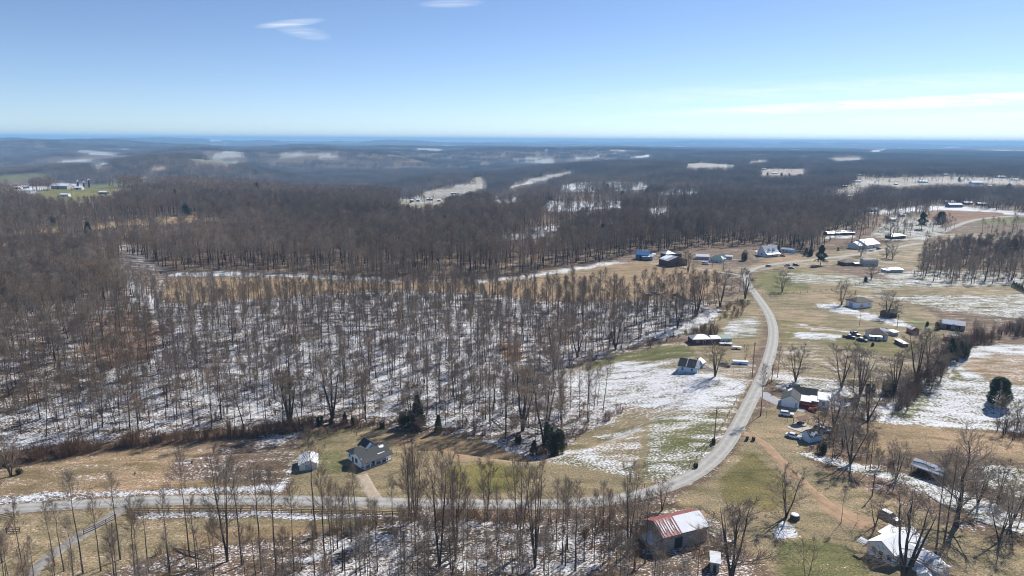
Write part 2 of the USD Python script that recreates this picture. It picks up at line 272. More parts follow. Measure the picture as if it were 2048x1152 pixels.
# ------------------------------------------------------------------ what lies where on the ground (outlines as read off the photograph, laid onto the land)
TANG, TANO, GREEN, LITTER, ORANGE, GRAVEL, DIRT, PALEG = (0.275, 0.228, 0.150), (0.305, 0.228, 0.150), (0.165, 0.168, 0.075), (0.170, 0.122, 0.088), (0.235, 0.150, 0.098), (0.30, 0.29, 0.27), (0.34, 0.235, 0.15), (0.21, 0.19, 0.105)
AREAS = [   # colour, snow cover, outline
    (LITTER, .42, [(-500, 1010), (-500, 480), (250, 480), (345, 548), (620, 548), (800, 560), (1000, 558), (1235, 522), (1440, 540), (1440, 620), (1370, 655), (1240, 705), (1110, 745), (1260, 812), (1090, 920), (870, 868), (640, 850), (300, 890), (0, 915)]),
    (LITTER, .66, [(330, 610), (600, 592), (760, 580), (980, 588), (1100, 604), (1420, 604), (1360, 655), (1230, 705), (1120, 742), (1180, 790), (1250, 812), (1110, 905), (1000, 880), (870, 850), (700, 820), (480, 850), (300, 860), (60, 900), (0, 900), (0, 830), (180, 780), (280, 690)]),
    (LITTER, .82, [(240, 555), (262, 552), (300, 590), (350, 620), (330, 640), (270, 600)]),
    (LITTER, .78, [(560, 690), (800, 660), (1000, 640), (980, 780), (760, 800), (520, 820), (380, 800), (420, 730)]),
    (ORANGE, .25, [(180, 640), (250, 620), (330, 660), (300, 720), (210, 740), (150, 700)]),
    (ORANGE, .15, [(1000, 685), (1045, 690), (1040, 720), (1005, 725)]),
    (LITTER, .12, [(-500, 480), (230, 500), (240, 570), (120, 600), (-500, 640)]),
    (TANO, .17, [(-400, 1030), (-400, 965), (0, 940), (100, 921), (250, 903), (400, 886), (500, 879), (605, 876), (600, 905), (585, 955), (570, 988), (300, 993), (0, 1008)]),
    (LITTER, .05, [(0, 938), (0, 905), (160, 890), (300, 874), (480, 858), (640, 848), (600, 872), (500, 878), (380, 885), (240, 903), (110, 921)]),
    (LITTER, .30, [(330, 960), (380, 915), (480, 885), (598, 882), (585, 950), (560, 970)]),
    (LITTER, .62, [(510, 870), (560, 852), (606, 858), (600, 880), (540, 893), (515, 888)]),
    (LITTER, .80, [(-400, 1026), (-200, 1003), (0, 993), (200, 984), (450, 975), (572, 966), (566, 982), (450, 985), (200, 994), (0, 1007), (-200, 1020)]),
    (LITTER, .66, [(583, 905), (600, 900), (578, 970), (566, 972)]),
    (TANG, .05, [(600, 876), (690, 858), (760, 858), (870, 869), (1000, 888), (1060, 912), (1100, 924), (1280, 955), (1340, 968), (1290, 995), (1000, 1002), (575, 1002), (586, 955)]),
    (TANO, .04, [(770, 868), (900, 878), (1000, 892), (1060, 916), (980, 930), (860, 905), (790, 890)]),
    ((0.20, 0.19, 0.10), .10, [(640, 905), (680, 890), (690, 920), (680, 950), (640, 940)]),
    ((0.17, 0.155, 0.06), .04, [(900, 930), (1000, 925), (1060, 945), (1030, 985), (930, 985), (890, 960)]),
    (LITTER, .72, [(955, 878), (1010, 884), (1060, 905), (1095, 912), (1100, 922), (1050, 913), (1000, 896)]),
    (TANG, .46, [(1098, 922), (1150, 875), (1260, 815), (1200, 795), (1130, 772), (1108, 748), (1165, 728), (1240, 706), (1320, 690), (1390, 688), (1480, 702), (1502, 738), (1490, 792), (1443, 880), (1395, 940), (1335, 968), (1272, 955), (1180, 940)]),
    (PALEG, .80, [(1112, 752), (1160, 742), (1240, 724), (1310, 728), (1370, 745), (1480, 760), (1490, 780), (1462, 812), (1380, 820), (1300, 815), (1255, 812), (1190, 792), (1130, 770)]),
    (GREEN, .12, [(1165, 735), (1240, 708), (1320, 692), (1400, 692), (1400, 715), (1330, 722), (1240, 722), (1170, 742)]),
    (TANG, .16, [(1150, 882), (1190, 858), (1260, 835), (1295, 838), (1284, 868), (1220, 880), (1160, 905)]),
    (PALEG, .60, [(1180, 870), (1288, 846), (1282, 862), (1200, 882)]),
    (PALEG, .62, [(1105, 921), (1140, 905), (1200, 915), (1275, 930), (1270, 952), (1180, 938)]),
    ((0.19, 0.185, 0.095), .46, [(1310, 835), (1440, 830), (1425, 890), (1390, 930), (1330, 958), (1285, 950), (1295, 880)]),
    ((0.15, 0.155, 0.065), .2, [(1325, 870), (1390, 865), (1380, 905), (1320, 905)]),
    (TANG, .03, [(1268, 950), (1292, 838), (1302, 838), (1285, 950)]),
    (LITTER, .12, [(1336, 970), (1395, 944), (1445, 884), (1493, 796), (1500, 800), (1455, 890), (1405, 950), (1345, 978)]),
    # below the road on the left: verge, paddock, wood floor
    (TANG, .10, [(-400, 1060), (0, 1028), (300, 1014), (800, 1014), (800, 1050), (640, 1085), (300, 1110), (200, 1190), (-400, 1190)]),
    (LITTER, .72, [(255, 1026), (500, 1024), (800, 1030), (800, 1040), (500, 1037), (260, 1038)]),
    (LITTER, .38, [(300, 1120), (470, 1080), (620, 1062), (700, 1052), (850, 1030), (1320, 1035), (1390, 1030), (1450, 1045), (1480, 1120), (1560, 1190), (1560, 1500), (100, 1500), (200, 1150)]),
    (LITTER, .60, [(610, 1110), (700, 1070), (800, 1045), (900, 1040), (1100, 1050), (1260, 1060), (1230, 1110), (1160, 1160), (1100, 1300), (600, 1300)]),
    (TANO, .02, [(360, 1070), (420, 1060), (640, 1045), (650, 1062), (480, 1085), (400, 1090)]),
    # right of the road
    (TANG, .04, [(1345, 1000), (1420, 960), (1470, 900), (1500, 850), (1560, 800), (1620, 830), (1640, 860), (1600, 915), (1700, 965), (1900, 1050), (2300, 1180), (2300, 1500), (1560, 1500), (1560, 1160), (1480, 1090), (1440, 1045), (1390, 1030)]),
    ((0.17, 0.150, 0.065), .03, [(1440, 960), (1500, 900), (1560, 950), (1600, 1000), (1540, 1020), (1450, 1000)]),
    ((0.165, 0.165, 0.078), .04, [(1555, 1085), (1620, 1078), (1700, 1090), (1740, 1130), (1720, 1200), (1600, 1200), (1560, 1140)]),
    (PALEG, .80, [(1545, 1064), (1572, 1040), (1590, 1055), (1602, 1076), (1560, 1078)]),
    (TANG, .60, [(1318, 1024), (1360, 1016), (1395, 1030), (1440, 1062), (1430, 1075), (1400, 1040), (1340, 1032)]),
    (PALEG, .74, [(1590, 905), (1620, 918), (1700, 942), (1800, 965), (1960, 1040), (2080, 1085), (2080, 1062), (1990, 1010), (1860, 958), (1760, 938), (1690, 924), (1620, 905)]),
    (LITTER, .25, [(1640, 900), (1700, 870), (1760, 900), (1850, 935), (1990, 985), (2100, 1000), (2100, 1060), (1990, 1006), (1860, 955), (1700, 925)]),
    (TANO, .03, [(1725, 848), (1800, 842), (1900, 855), (1990, 868), (2060, 878), (2300, 905), (2300, 940), (2060, 925), (1950, 905), (1850, 900), (1760, 915), (1720, 890)]),
    (PALEG, .5, [(1960, 930), (2300, 960), (2300, 1100), (2060, 1010), (1960, 965)]),
    # the fields to the right, from the near ones up
    (TANG, .62, [(1530, 748), (1600, 742), (1680, 760), (1760, 780), (1780, 815), (1740, 840), (1690, 830), (1640, 800), (1560, 778)]),
    (PALEG, .76, [(1750, 845), (1780, 800), (1830, 775), (1880, 745), (1905, 705), (1960, 690), (2060, 690), (2300, 720), (2300, 900), (2000, 862), (1930, 862), (1850, 850)]),
    (TANO, .36, [(1930, 715), (1990, 710), (2060, 708), (2300, 740), (2300, 800), (2060, 775), (1980, 765), (1920, 735)]),
    (GREEN, .45, [(1780, 835), (1820, 800), (1880, 745), (1895, 755), (1850, 810), (1830, 840)]),
    (GREEN, .1, [(1905, 738), (1925, 752), (1918, 762), (1900, 760)]),
    (TANG, .14, [(1420, 610), (1500, 580), (1530, 620), (1525, 680), (1500, 730), (1440, 740), (1395, 710), (1380, 690), (1400, 650)]),
    (PALEG, .58, [(1462, 640), (1515, 635), (1520, 672), (1450, 680), (1440, 660)]),
    (PALEG, .74, [(1310, 665), (1370, 640), (1430, 615), (1450, 618), (1430, 640), (1370, 668), (1320, 680)]),
    (TANG, .10, [(1500, 560), (1600, 530), (1680, 545), (1760, 590), (1860, 620), (1900, 670), (1830, 700), (1700, 690), (1560, 660), (1540, 620), (1510, 590)]),
    ((0.19, 0.175, 0.085), .10, [(1560, 640), (1620, 645), (1700, 655), (1860, 690), (1800, 720), (1700, 705), (1560, 690)]),
    (TANG, .30, [(1555, 690), (1600, 680), (1700, 700), (1800, 715), (1850, 725), (1760, 785), (1660, 760), (1560, 745)]),
    (PALEG, .78, [(1575, 665), (1640, 664), (1700, 672), (1670, 682), (1600, 676)]),
    (PALEG, .80, [(1625, 608), (1670, 605), (1720, 622), (1800, 640), (1850, 655), (1840, 662), (1760, 645), (1690, 628), (1640, 618)]),
    (PALEG, .72, [(1560, 650), (1600, 648), (1700, 660), (1740, 664), (1740, 668), (1640, 660)]),
    (PALEG, .80, [(1565, 575), (1600, 572), (1610, 578), (1580, 582)]),
    (GREEN, .06, [(1500, 560), (1530, 545), (1580, 538), (1620, 545), (1620, 580), (1540, 590)]),
    ((0.19, 0.175, 0.085), .50, [(1560, 545), (1620, 548), (1700, 550), (1830, 570), (1860, 590), (1780, 585), (1660, 568), (1580, 566)]),
    (PALEG, .55, [(1700, 590), (1800, 592), (1900, 590), (2060, 585), (2300, 600), (2300, 660), (2060, 640), (1960, 628), (1880, 620), (1800, 600)]),
    (TANG, .12, [(1760, 575), (1900, 572), (2060, 574), (2300, 580), (2300, 598), (2060, 588), (1800, 592)]),
    (PALEG, .55, [(1760, 545), (1860, 540), (1990, 545), (2300, 560), (2300, 572), (2000, 572), (1830, 575), (1780, 562)]),
    (GREEN, .2, [(1800, 640), (1850, 640), (1890, 655), (1880, 665), (1820, 655)]),
    (TANG, .25, [(1440, 540), (1480, 535), (1560, 512), (1700, 500), (1850, 478), (1900, 490), (1840, 540), (1700, 530), (1580, 532), (1500, 548)]),
    (TANO, .08, [(1500, 530), (1540, 515), (1640, 510), (1620, 522), (1530, 533)]),
    # the brown field behind the crest
    (TANO, .08, [(345, 556), (620, 556), (800, 566), (1000, 562), (1235, 528), (1300, 520), (1440, 532), (1445, 600), (1100, 604), (980, 588), (750, 578), (600, 592), (450, 602), (360, 608), (320, 590)]),
    (PALEG, .85, [(340, 546), (420, 542), (620, 550), (760, 555), (800, 562), (700, 562), (560, 553), (350, 552)]),
    (PALEG, .85, [(940, 562), (1050, 552), (1235, 522), (1240, 527), (1050, 558), (960, 566)]),
    (PALEG, .9, [(1480, 548), (1490, 545), (1487, 556), (1480, 560)]),
]
FAR = [     # clearings farther off: colour, snow, outline of the ground that shows
    (TANO, .05, [(-60, 474), (0, 466), (100, 455), (280, 438), (370, 431), (470, 436), (470, 440), (300, 450), (170, 460), (60, 470), (-60, 482)]),
    (PALEG, .85, [(130, 502), (170, 494), (200, 489), (198, 496), (160, 503)]),
    (GREEN, .05, [(70, 386), (150, 371), (260, 364), (330, 357), (330, 364), (255, 374), (228, 390), (150, 397), (90, 394)]),
    (PALEG, .75, [(28, 384), (110, 366), (165, 368), (160, 378), (80, 380), (75, 388)]),
    (GREEN, .1, [(-80, 372), (0, 352), (30, 349), (115, 346), (115, 350), (55, 357), (48, 365), (0, 367)]),
    ((0.20, 0.20, 0.11), .35, [(372, 318), (420, 320), (482, 320), (475, 326), (440, 325), (385, 322)]),
    (PALEG, .58, [(414, 315), (445, 304), (472, 303), (490, 315), (470, 318), (440, 318)]),
    (PALEG, .56, [(556, 315), (563, 305), (600, 305), (690, 309), (670, 316)]),
    (PALEG, .55, [(148, 304), (170, 299), (220, 304), (252, 308), (225, 312), (180, 308)]),
    (PALEG, .52, [(180, 328), (215, 325), (228, 326), (205, 335), (182, 336)]),
    ((0.30, 0.25, 0.15), .42, [(822, 394), (860, 381), (905, 377), (910, 369), (945, 369), (950, 355), (965, 353), (978, 374), (940, 386), (905, 393), (890, 399), (850, 404)]),
    (PALEG, .45, [(780, 402), (800, 394), (830, 400), (890, 398), (890, 406), (830, 417)]),
    (PALEG, .60, [(1008, 376), (1060, 357), (1145, 342), (1150, 346), (1075, 363), (1020, 379)]),
    (TANG, .5, [(1365, 329), (1400, 326), (1475, 330), (1475, 335), (1370, 335)]),
    (TANO, .45, [(1510, 346), (1525, 338), (1615, 338), (1615, 349), (1520, 351)]),
    (TANG, .42, [(1690, 384), (1710, 352), (1760, 356), (1890, 353), (2000, 356), (2060, 360), (2100, 372), (1960, 367), (1860, 369), (1800, 374), (1740, 368), (1720, 386)]),
    (TANG, .45, [(1610, 391), (1700, 375), (1710, 384), (1660, 392), (1610, 394)]),
    (ORANGE, .10, [(1835, 434), (1860, 412), (1930, 416), (2060, 428), (2200, 440), (2200, 446), (1960, 440), (1930, 447), (1880, 445)]),
    (PALEG, .86, [(1850, 420), (1860, 411), (1960, 414), (2060, 427), (2200, 436), (2060, 433), (1960, 422), (1880, 421)]),
    (GREEN, .06, [(1935, 450), (1975, 437), (2060, 430), (2200, 436), (2200, 458), (2060, 448)]),
    (TANG, .30, [(1880, 470), (1920, 466), (2060, 472), (2200, 478), (2200, 490), (2000, 484), (1900, 476)]),
    (PALEG, .55, [(1740, 470), (1790, 430), (1850, 432), (1880, 450), (1890, 468), (1850, 480), (1780, 482)]),
    (PALEG, .80, [(1650, 471), (1710, 470), (1710, 476), (1650, 477)]),
    (PALEG, .70, [(1690, 417), (1765, 418), (1800, 426), (1770, 430), (1700, 421)]),
    (PALEG, .75, [(1545, 386), (1615, 385), (1615, 389), (1545, 390)]),
    (PALEG, .7, [(1425, 402), (1460, 391), (1530, 389), (1530, 393), (1465, 396), (1430, 406)]),
    (PALEG, .8, [(1260, 313), (1300, 310), (1310, 313), (1265, 316)]),
    (TANG, .5, [(1650, 317), (1740, 314), (1740, 319), (1650, 322)]),
    (PALEG, .8, [(1735, 303), (1770, 300), (1770, 303), (1738, 305)]),
    (TANO, .2, [(535, 400), (570, 390), (565, 400), (545, 407)]),
    (PALEG, .6, [(92, 321), (140, 318), (202, 320), (196, 324), (110, 324)]), (PALEG, .7, [(418, 283), (440, 281), (446, 284), (424, 285)]), (PALEG, .7, [(470, 281), (505, 280), (508, 283), (474, 284)]), (TANO, .3, [(300, 334), (330, 331), (336, 336), (306, 338)]), (PALEG, .6, [(1148, 314), (1200, 311), (1206, 315), (1152, 318)]),
    (TANG, .4, [(1490, 322), (1540, 319), (1546, 323), (1496, 326)]), (PALEG, .6, [(1840, 317), (1860, 316), (1862, 320), (1842, 320)]), (PALEG, .75, [(1888, 296), (1920, 295), (1922, 297), (1890, 298)]), (TANO, .2, [(230, 359), (290, 352), (312, 357), (250, 364)]), (GREEN, .1, [(120, 402), (170, 398), (200, 401), (150, 405)]),
    (PALEG, .6, [(1940, 385), (2000, 378), (1998, 384), (1960, 388)]),
]
THIN = [    # open woods on slopes that face us, snow showing between the trunks
    [(1098, 376), (1160, 364), (1290, 364), (1300, 378), (1200, 384), (1110, 386)], [(968, 398), (1000, 390), (1050, 392), (1045, 404), (975, 406)], [(1068, 415), (1100, 402), (1240, 402), (1250, 416), (1100, 424)],
    [(1298, 386), (1340, 378), (1400, 374), (1400, 386), (1330, 392)], [(1780, 420), (1850, 410), (1840, 422), (1790, 428)], 
    [(1290, 420), (1330, 410), (1360, 420), (1300, 430)], [(1000, 470), (1100, 462), (1110, 474), (1010, 480)], [(1060, 455), (1110, 450), (1120, 462), (1070, 466)]]
print('laying out', flush=True)
WA = [(c, s, Polygon(at(p)[:, :2]).buffer(0)) for c, s, p in AREAS]
WF = [(c, s, Polygon(at(p)[:, :2]).buffer(0)) for c, s, p in FAR]
WT = [Polygon(at(p)[:, :2]).buffer(0) for p in THIN]

def inside(poly, x, y):
    b = poly.bounds; m = (x > b[0]) & (x < b[2]) & (y > b[1]) & (y < b[3]); out = np.zeros(x.shape, bool)
    if m.any(): out[m] = shapely.contains_xy(poly, x[m], y[m])
    return out

# ------------------------------------------------------------------ the ground: one sheet to the horizon
rr = np.concatenate([np.linspace(0.5, 100, 7)[:-1], 1 / np.linspace(1 / 100., 1 / 900., 430), np.geomspace(900, 26000, 185)[1:]])
tt = np.concatenate([np.linspace(-math.pi, -0.80, 34)[:-1], np.linspace(-0.80, 0.80, 640), np.linspace(0.80, math.pi, 34)[1:]])
R, T = np.meshgrid(rr, tt, indexing='ij'); gx, gy = (R * np.sin(T)).ravel(), (R * np.cos(T)).ravel()
gz = height(gx, gy)
nr, nt = R.shape
ii, jj = np.meshgrid(np.arange(nr - 1), np.arange(nt - 1), indexing='ij'); k = (ii * nt + jj).ravel()
gf = np.concatenate([np.stack([k, k + 1, k + nt + 1], 1), np.stack([k, k + nt + 1, k + nt], 1)])
gD = np.hypot(gx, gy)
tint = np.tile(np.array(LITTER), (len(gx), 1)); snow = np.where(gD > 600, 0.16, 0.2).astype(float)
far_canopy = sstep(7500, 9500, gD)[:, None]
tint = tint * (1 - far_canopy) + np.array((0.085, 0.07, 0.06)) * far_canopy
base_t, base_s = tint, snow; tint = np.zeros_like(base_t); snow = np.zeros_like(base_s)
for sd in (31, 131, 231):       # three ragged readings of every outline, averaged: borders that fray
    t_, s_ = base_t.copy(), base_s.copy()
    wx = fbm2(gx, gy, 7., sd, 4) * np.clip(gD / 200, .6, 9) * 8; wy = fbm2(gx, gy, 7., sd + 10, 4) * np.clip(gD / 200, .6, 9) * 8
    for c, s, P in WA:
        m = inside(P, gx + wx, gy + wy); t_[m] = c; s_[m] = s
    for P in WT:
        m = inside(P, gx + wx, gy + wy); s_[m] = .85
    for c, s, P in WF:
        m = inside(P, gx + wx * .4, gy + wy * .4); t_[m] = c; s_[m] = s
    tint += t_ / 3; snow += s_ / 3
farm = gD > 900
snow = np.where(farm & (snow > .2), np.clip(snow + .05 + .7 * fbm2(gx, gy, 75., 71, 4), 0, 1), snow)
tint = tint * (1 + .5 * np.where(farm, fbm2(gx, gy, 120., 73, 3), 0))[:, None]
farspeck = (gD > 4500) & (meshkit.noise(np.stack([gx / 260, gy / 420, gx * 0], -1), 77) > 0.86)
tint[farspeck] = (0.3, 0.27, 0.2); snow[farspeck] = .6
far_rise = sstep(8000, 9500, gD) * 16 + sstep(8000, 9500, gD) * 10 * fbm2(gx, gy, 160., 91, 2)
gz = gz + far_rise
# rough edges of the snow cover: melt follows the small relief
snow = np.clip(snow + 0.16 * fbm2(gx, gy, 22., 51, 3) * (snow > .02), 0, 1)
ground = usdkit.mesh(stage, '/World/ground', (np.stack([gx, gy, gz], -1), gf), None, smooth=True)
tag(ground.GetPrim(), None, None, None, 'structure'); USED[('/World', 'ground')] = 0
pv = UsdGeom.PrimvarsAPI(ground)
pv.CreatePrimvar('tint', Sdf.ValueTypeNames.Color3fArray, 'vertex').Set(Vt.Vec3fArray.FromNumpy(tint.astype(np.float32)))
from scipy.special import ndtri
melt = 0.525 - 0.075 * ndtri(np.clip(snow, .0004, .97))       # the height of the mottling above which snow is left
pv.CreatePrimvar('meltline', Sdf.ValueTypeNames.FloatArray, 'vertex').Set(Vt.FloatArray.FromNumpy(melt.astype(np.float32)))
gm = usdkit.material(stage, '/World/Looks/ground_look', {
    'geo': ('geometry', {}), 'ta': ('attribute', {'attribute': 'tint'}), 'sa': ('attribute', {'attribute': 'meltline'}),
    'map': ('mapping', {'scale': (0.8, 1.25, 1.0), 'rotation': (0, 0, -0.4)}), 'map2': ('mapping', {'scale': (0.55, 1.7, 1.0), 'rotation': (0, 0, -0.4)}),
    'fine': ('noise_texture', {'scale': 1.7, 'detail': 4.0, 'roughness': 0.65}), 'mid': ('noise_texture', {'scale': 0.16, 'detail': 4.0, 'roughness': 0.6, 'distortion': 0.4}),
    'big': ('noise_texture', {'scale': 0.035, 'detail': 3.0, 'roughness': 0.55}), 'blade': ('noise_texture', {'scale': 3.2, 'detail': 3.0, 'roughness': 0.7}),
    # snow where a mottled field is above the threshold given by the cover
    'm1': ('math', {'math_type': 'multiply', 'value2': 0.62}), 'm2': ('math', {'math_type': 'multiply', 'value2': 0.38}), 'ms': ('math', {'math_type': 'add'}),
    'df': ('math', {'math_type': 'subtract'}),
    'mask': ('map_range', {'from_min': -0.022, 'from_max': 0.03, 'to_min': 0.0, 'to_max': 1.0, 'clamp': True}),
    'v1': ('rgb_ramp', {'ramp': [(0.30, (0.50, 0.49, 0.46)), (0.5, (1.0, 1.0, 1.0)), (0.70, (1.60, 1.55, 1.46))]}),
    'v2': ('rgb_ramp', {'ramp': [(0.34, (0.66, 0.68, 0.58)), (0.5, (1.0, 1.0, 1.0)), (0.66, (1.22, 1.13, 1.06))]}), 'v3': ('rgb_ramp', {'ramp': [(0.36, (0.80, 0.82, 0.76)), (0.64, (1.16, 1.12, 1.10))]}), 'c3': ('mix', {'mix_type': 'multiply', 'fac': 1.0}), 'v0': ('rgb_ramp', {'ramp': [(0.36, (0.70, 0.70, 0.70)), (0.64, (1.30, 1.29, 1.27))]}), 'c0': ('mix', {'mix_type': 'multiply', 'fac': 1.0}),
    'c1': ('mix', {'mix_type': 'multiply', 'fac': 1.0}), 'c2': ('mix', {'mix_type': 'multiply', 'fac': 1.0}),
    'sc': ('rgb_ramp', {'ramp': [(0.3, (0.56, 0.58, 0.62)), (0.7, (0.80, 0.81, 0.83))]}), 'cs': ('mix', {}),
    'bmp': ('bump', {'strength': 0.8, 'distance': 0.25}), 'p': ('principled_bsdf', {'roughness': 0.9, 'specular_ior_level': 0.15})},
    [('geo.position', 'map.vector'), ('geo.position', 'map2.vector'), ('map2.vector', 'mid.vector')] + [('map.vector', f'{n}.vector') for n in ('fine', 'big', 'blade')] +
    [('fine.fac', 'm1.value1'), ('mid.fac', 'm2.value1'), ('m1.value', 'ms.value1'), ('m2.value', 'ms.value2'), ('ms.value', 'df.value1'), ('sa.fac', 'df.value2'), ('df.value', 'mask.value'),
     ('blade.fac', 'v1.fac'), ('mid.fac', 'v2.fac'), ('big.fac', 'v3.fac'), ('fine.fac', 'v0.fac'), ('ta.color', 'c0.color1'), ('v0.color', 'c0.color2'), ('c0.color', 'c3.color1'), ('v3.color', 'c3.color2'), ('c3.color', 'c1.color1'), ('v1.color', 'c1.color2'), ('c1.color', 'c2.color1'), ('v2.color', 'c2.color2'), ('fine.fac', 'sc.fac'),
     ('c2.color', 'cs.color1'), ('sc.color', 'cs.color2'), ('mask.result', 'cs.fac'), ('cs.color', 'p.base_color'), ('blade.fac', 'bmp.height'), ('bmp.normal', 'p.normal')], surface='p.BSDF')
UsdShade.MaterialBindingAPI.Apply(ground.GetPrim()).Bind(gm)

# ------------------------------------------------------------------ roads and drives: ribbons laid on the land
def smooth_path(w, step):
    w = np.asarray(w)[:, :2]
    for _ in range(3):      # corner cutting
        q = .75 * w[:-1] + .25 * w[1:]; r_ = .25 * w[:-1] + .75 * w[1:]
        w = np.vstack([w[:1], np.stack([q, r_], 1).reshape(-1, 2), w[-1:]])
    s = np.concatenate([[0], np.cumsum(np.hypot(*np.diff(w, axis=0).T))]); n = max(int(s[-1] / step), 2); u = np.linspace(0, s[-1], n)
    return np.stack([np.interp(u, s, w[:, 0]), np.interp(u, s, w[:, 1])], 1)
def ribbon(px, width, lift, step=1.5, across=7, wob=0.0, crown=0.0):
    c = smooth_path(at(px), step); t = np.gradient(c, axis=0); t /= np.linalg.norm(t, axis=1, keepdims=True); nn = np.stack([-t[:, 1], t[:, 0]], 1)
    e = np.linspace(-1, 1, across); v = []; uv = []
    w = width / 2 * (1 + wob * fbm2(np.arange(len(c)) * step, np.zeros(len(c)), 5., 7, 3)[:, None] * np.abs(e))
    P = c[:, None] + nn[:, None] * (e * w)[..., None]
    z = height(P[..., 0], P[..., 1]) + lift + crown * (1 - e ** 2)
    z[:, 0] -= lift + .15; z[:, -1] -= lift + .15
    V = np.dstack([P, z]).reshape(-1, 3); n, m = len(c), across
    i, j = np.meshgrid(np.arange(n - 1), np.arange(m - 1), indexing='ij'); k = (i * m + j).ravel()
    return V, np.concatenate([np.stack([k, k + m + 1, k + 1], 1), np.stack([k, k + m, k + m + 1], 1)]), np.tile(e, n), c
def ribbon_obj(name, px, width, lift, material, label=None, **kw):
    V, F, e, c = ribbon(px, width, lift, **kw); m = struct(name, (V, F), material, label, smooth=True)
    UsdGeom.PrimvarsAPI(m).CreatePrimvar('across', Sdf.ValueTypeNames.FloatArray, 'vertex').Set(Vt.FloatArray.FromNumpy(e.astype(np.float32)))
    return c
road_look = usdkit.material(stage, '/World/Looks/road_look', {
    'geo': ('geometry', {}), 'n': ('noise_texture', {'scale': 0.5, 'detail': 6.0, 'roughness': 0.6}), 'f': ('noise_texture', {'scale': 9.0, 'detail': 2.0}), 'a': ('attribute', {'attribute': 'across'}),
    'ab': ('math', {'math_type': 'absolute'}), 'wear': ('rgb_ramp', {'ramp': [(0.0, (0.86, 0.86, 0.86)), (0.12, (0.90, 0.90, 0.90)), (0.40, (1.14, 1.13, 1.11)), (0.60, (0.90, 0.90, 0.90)), (0.85, (0.98, 0.96, 0.93)), (1.0, (0.72, 0.66, 0.58))]}),
    'r': ('rgb_ramp', {'ramp': [(0.3, (0.33, 0.32, 0.30)), (0.7, (0.43, 0.42, 0.395))]}), 'r2': ('rgb_ramp', {'ramp': [(0.3, (0.85, 0.85, 0.85)), (0.7, (1.12, 1.12, 1.12))]}),
    'c': ('mix', {'mix_type': 'multiply', 'fac': 1.0}), 'c2': ('mix', {'mix_type': 'multiply', 'fac': 1.0}), 'p': ('principled_bsdf', {'roughness': 0.85, 'specular_ior_level': 0.25})},
    [('geo.position', 'n.vector'), ('geo.position', 'f.vector'), ('n.fac', 'r.fac'), ('f.fac', 'r2.fac'), ('r.color', 'c.color1'), ('r2.color', 'c.color2'), ('a.fac', 'ab.value1'), ('ab.value', 'wear.fac'), ('c.color', 'c2.color1'), ('wear.color', 'c2.color2'), ('c2.color', 'p.base_color')], surface='p.BSDF')
ROAD = [(-420, 1060), (-200, 1038), (0, 1019), (150, 1009), (300, 1001), (500, 999), (700, 1003), (900, 1008), (1100, 1009), (1200, 1003), (1280, 991), (1340, 972), (1392, 948), (1432, 915), (1460, 880), (1482, 840), (1502, 800), (1522, 760), (1537, 720), (1546, 685), (1547, 655), (1538, 627), (1518, 598), (1500, 575), (1490, 556), (1493, 545), (1515, 534), (1555, 527), (1600, 522), (1650, 517), (1700, 511), (1750, 503), (1800, 493), (1840, 486)]
road_c = ribbon_obj('road', ROAD, 5.7, .12, road_look, 'grey asphalt country road sweeping round the bend', crown=.06)
gravel = mat('gravel', (0.36, 0.35, 0.33), 0.95, 0.2, 0.8); dirt = mat('bare_dirt', (0.36, 0.24, 0.15), 0.95, 0.25, 0.4)
ribbon_obj('gravel_driveway', [(268, 1004), (235, 1022), (205, 1045), (160, 1072), (120, 1098), (80, 1130), (20, 1190)], 3.9, .09, mat('worn_gravel', (.27, .255, .23), .95, .35, .6), wob=1.1)
ribbon_obj('gravel_driveway', [(752, 998), (738, 978), (728, 960), (722, 950)], 4.2, .09, mat('pale_gravel', (0.40, 0.33, 0.25), .95, .2, .8), wob=.8)
ribbon_obj('dirt_driveway', [(1478, 862), (1500, 872), (1528, 886), (1552, 912), (1585, 946), (1620, 978), (1655, 1008), (1690, 1032), (1735, 1052)], 3.6, .09, dirt, wob=.9)
ribbon_obj('dirt_driveway', [(1655, 1008), (1690, 1034), (1720, 1046), (1745, 1046)], 8.5, .06, dirt, wob=1.2)
ribbon_obj('paved_driveway', [(1522, 785), (1545, 800), (1580, 812), (1612, 820)], 7.0, .09, mat('pale_paving', (0.36, 0.36, 0.37), .9, .1, .6), wob=.2)
ribbon_obj('gravel_driveway', [(1512, 732), (1480, 730), (1450, 730), (1425, 738), (1408, 742)], 4.0, .09, gravel, wob=.8)
ribbon_obj('gravel_driveway', [(1497, 553), (1450, 546), (1400, 538), (1350, 532), (1300, 527)], 4.0, .12, gravel, wob=.6)
ribbon_obj('farm_track', [(1562, 650), (1640, 655), (1720, 664), (1790, 676)], 2.6, .09, dirt, wob=1.0)
ribbon_obj('side_road', [(1880, 466), (1905, 455), (1935, 443), (1975, 436), (2048, 431), (2200, 436)], 7.0, .5, mat('far_road', (0.36, 0.34, 0.31), .9, .1, .3), step=6)
slab = MB(); q = at([(1573, 855), (1597, 842), (1628, 853), (1612, 868)])
slab.add(np.vstack([q + [0, 0, .12], q - [0, 0, .2]]), [(0, 3, 2), (0, 2, 1), (0, 1, 5), (0, 5, 4), (1, 2, 6), (1, 6, 5), (2, 3, 7), (2, 7, 6), (3, 0, 4), (3, 4, 7)])
struct('concrete_slab', slab.arrays(), CONCRETE)

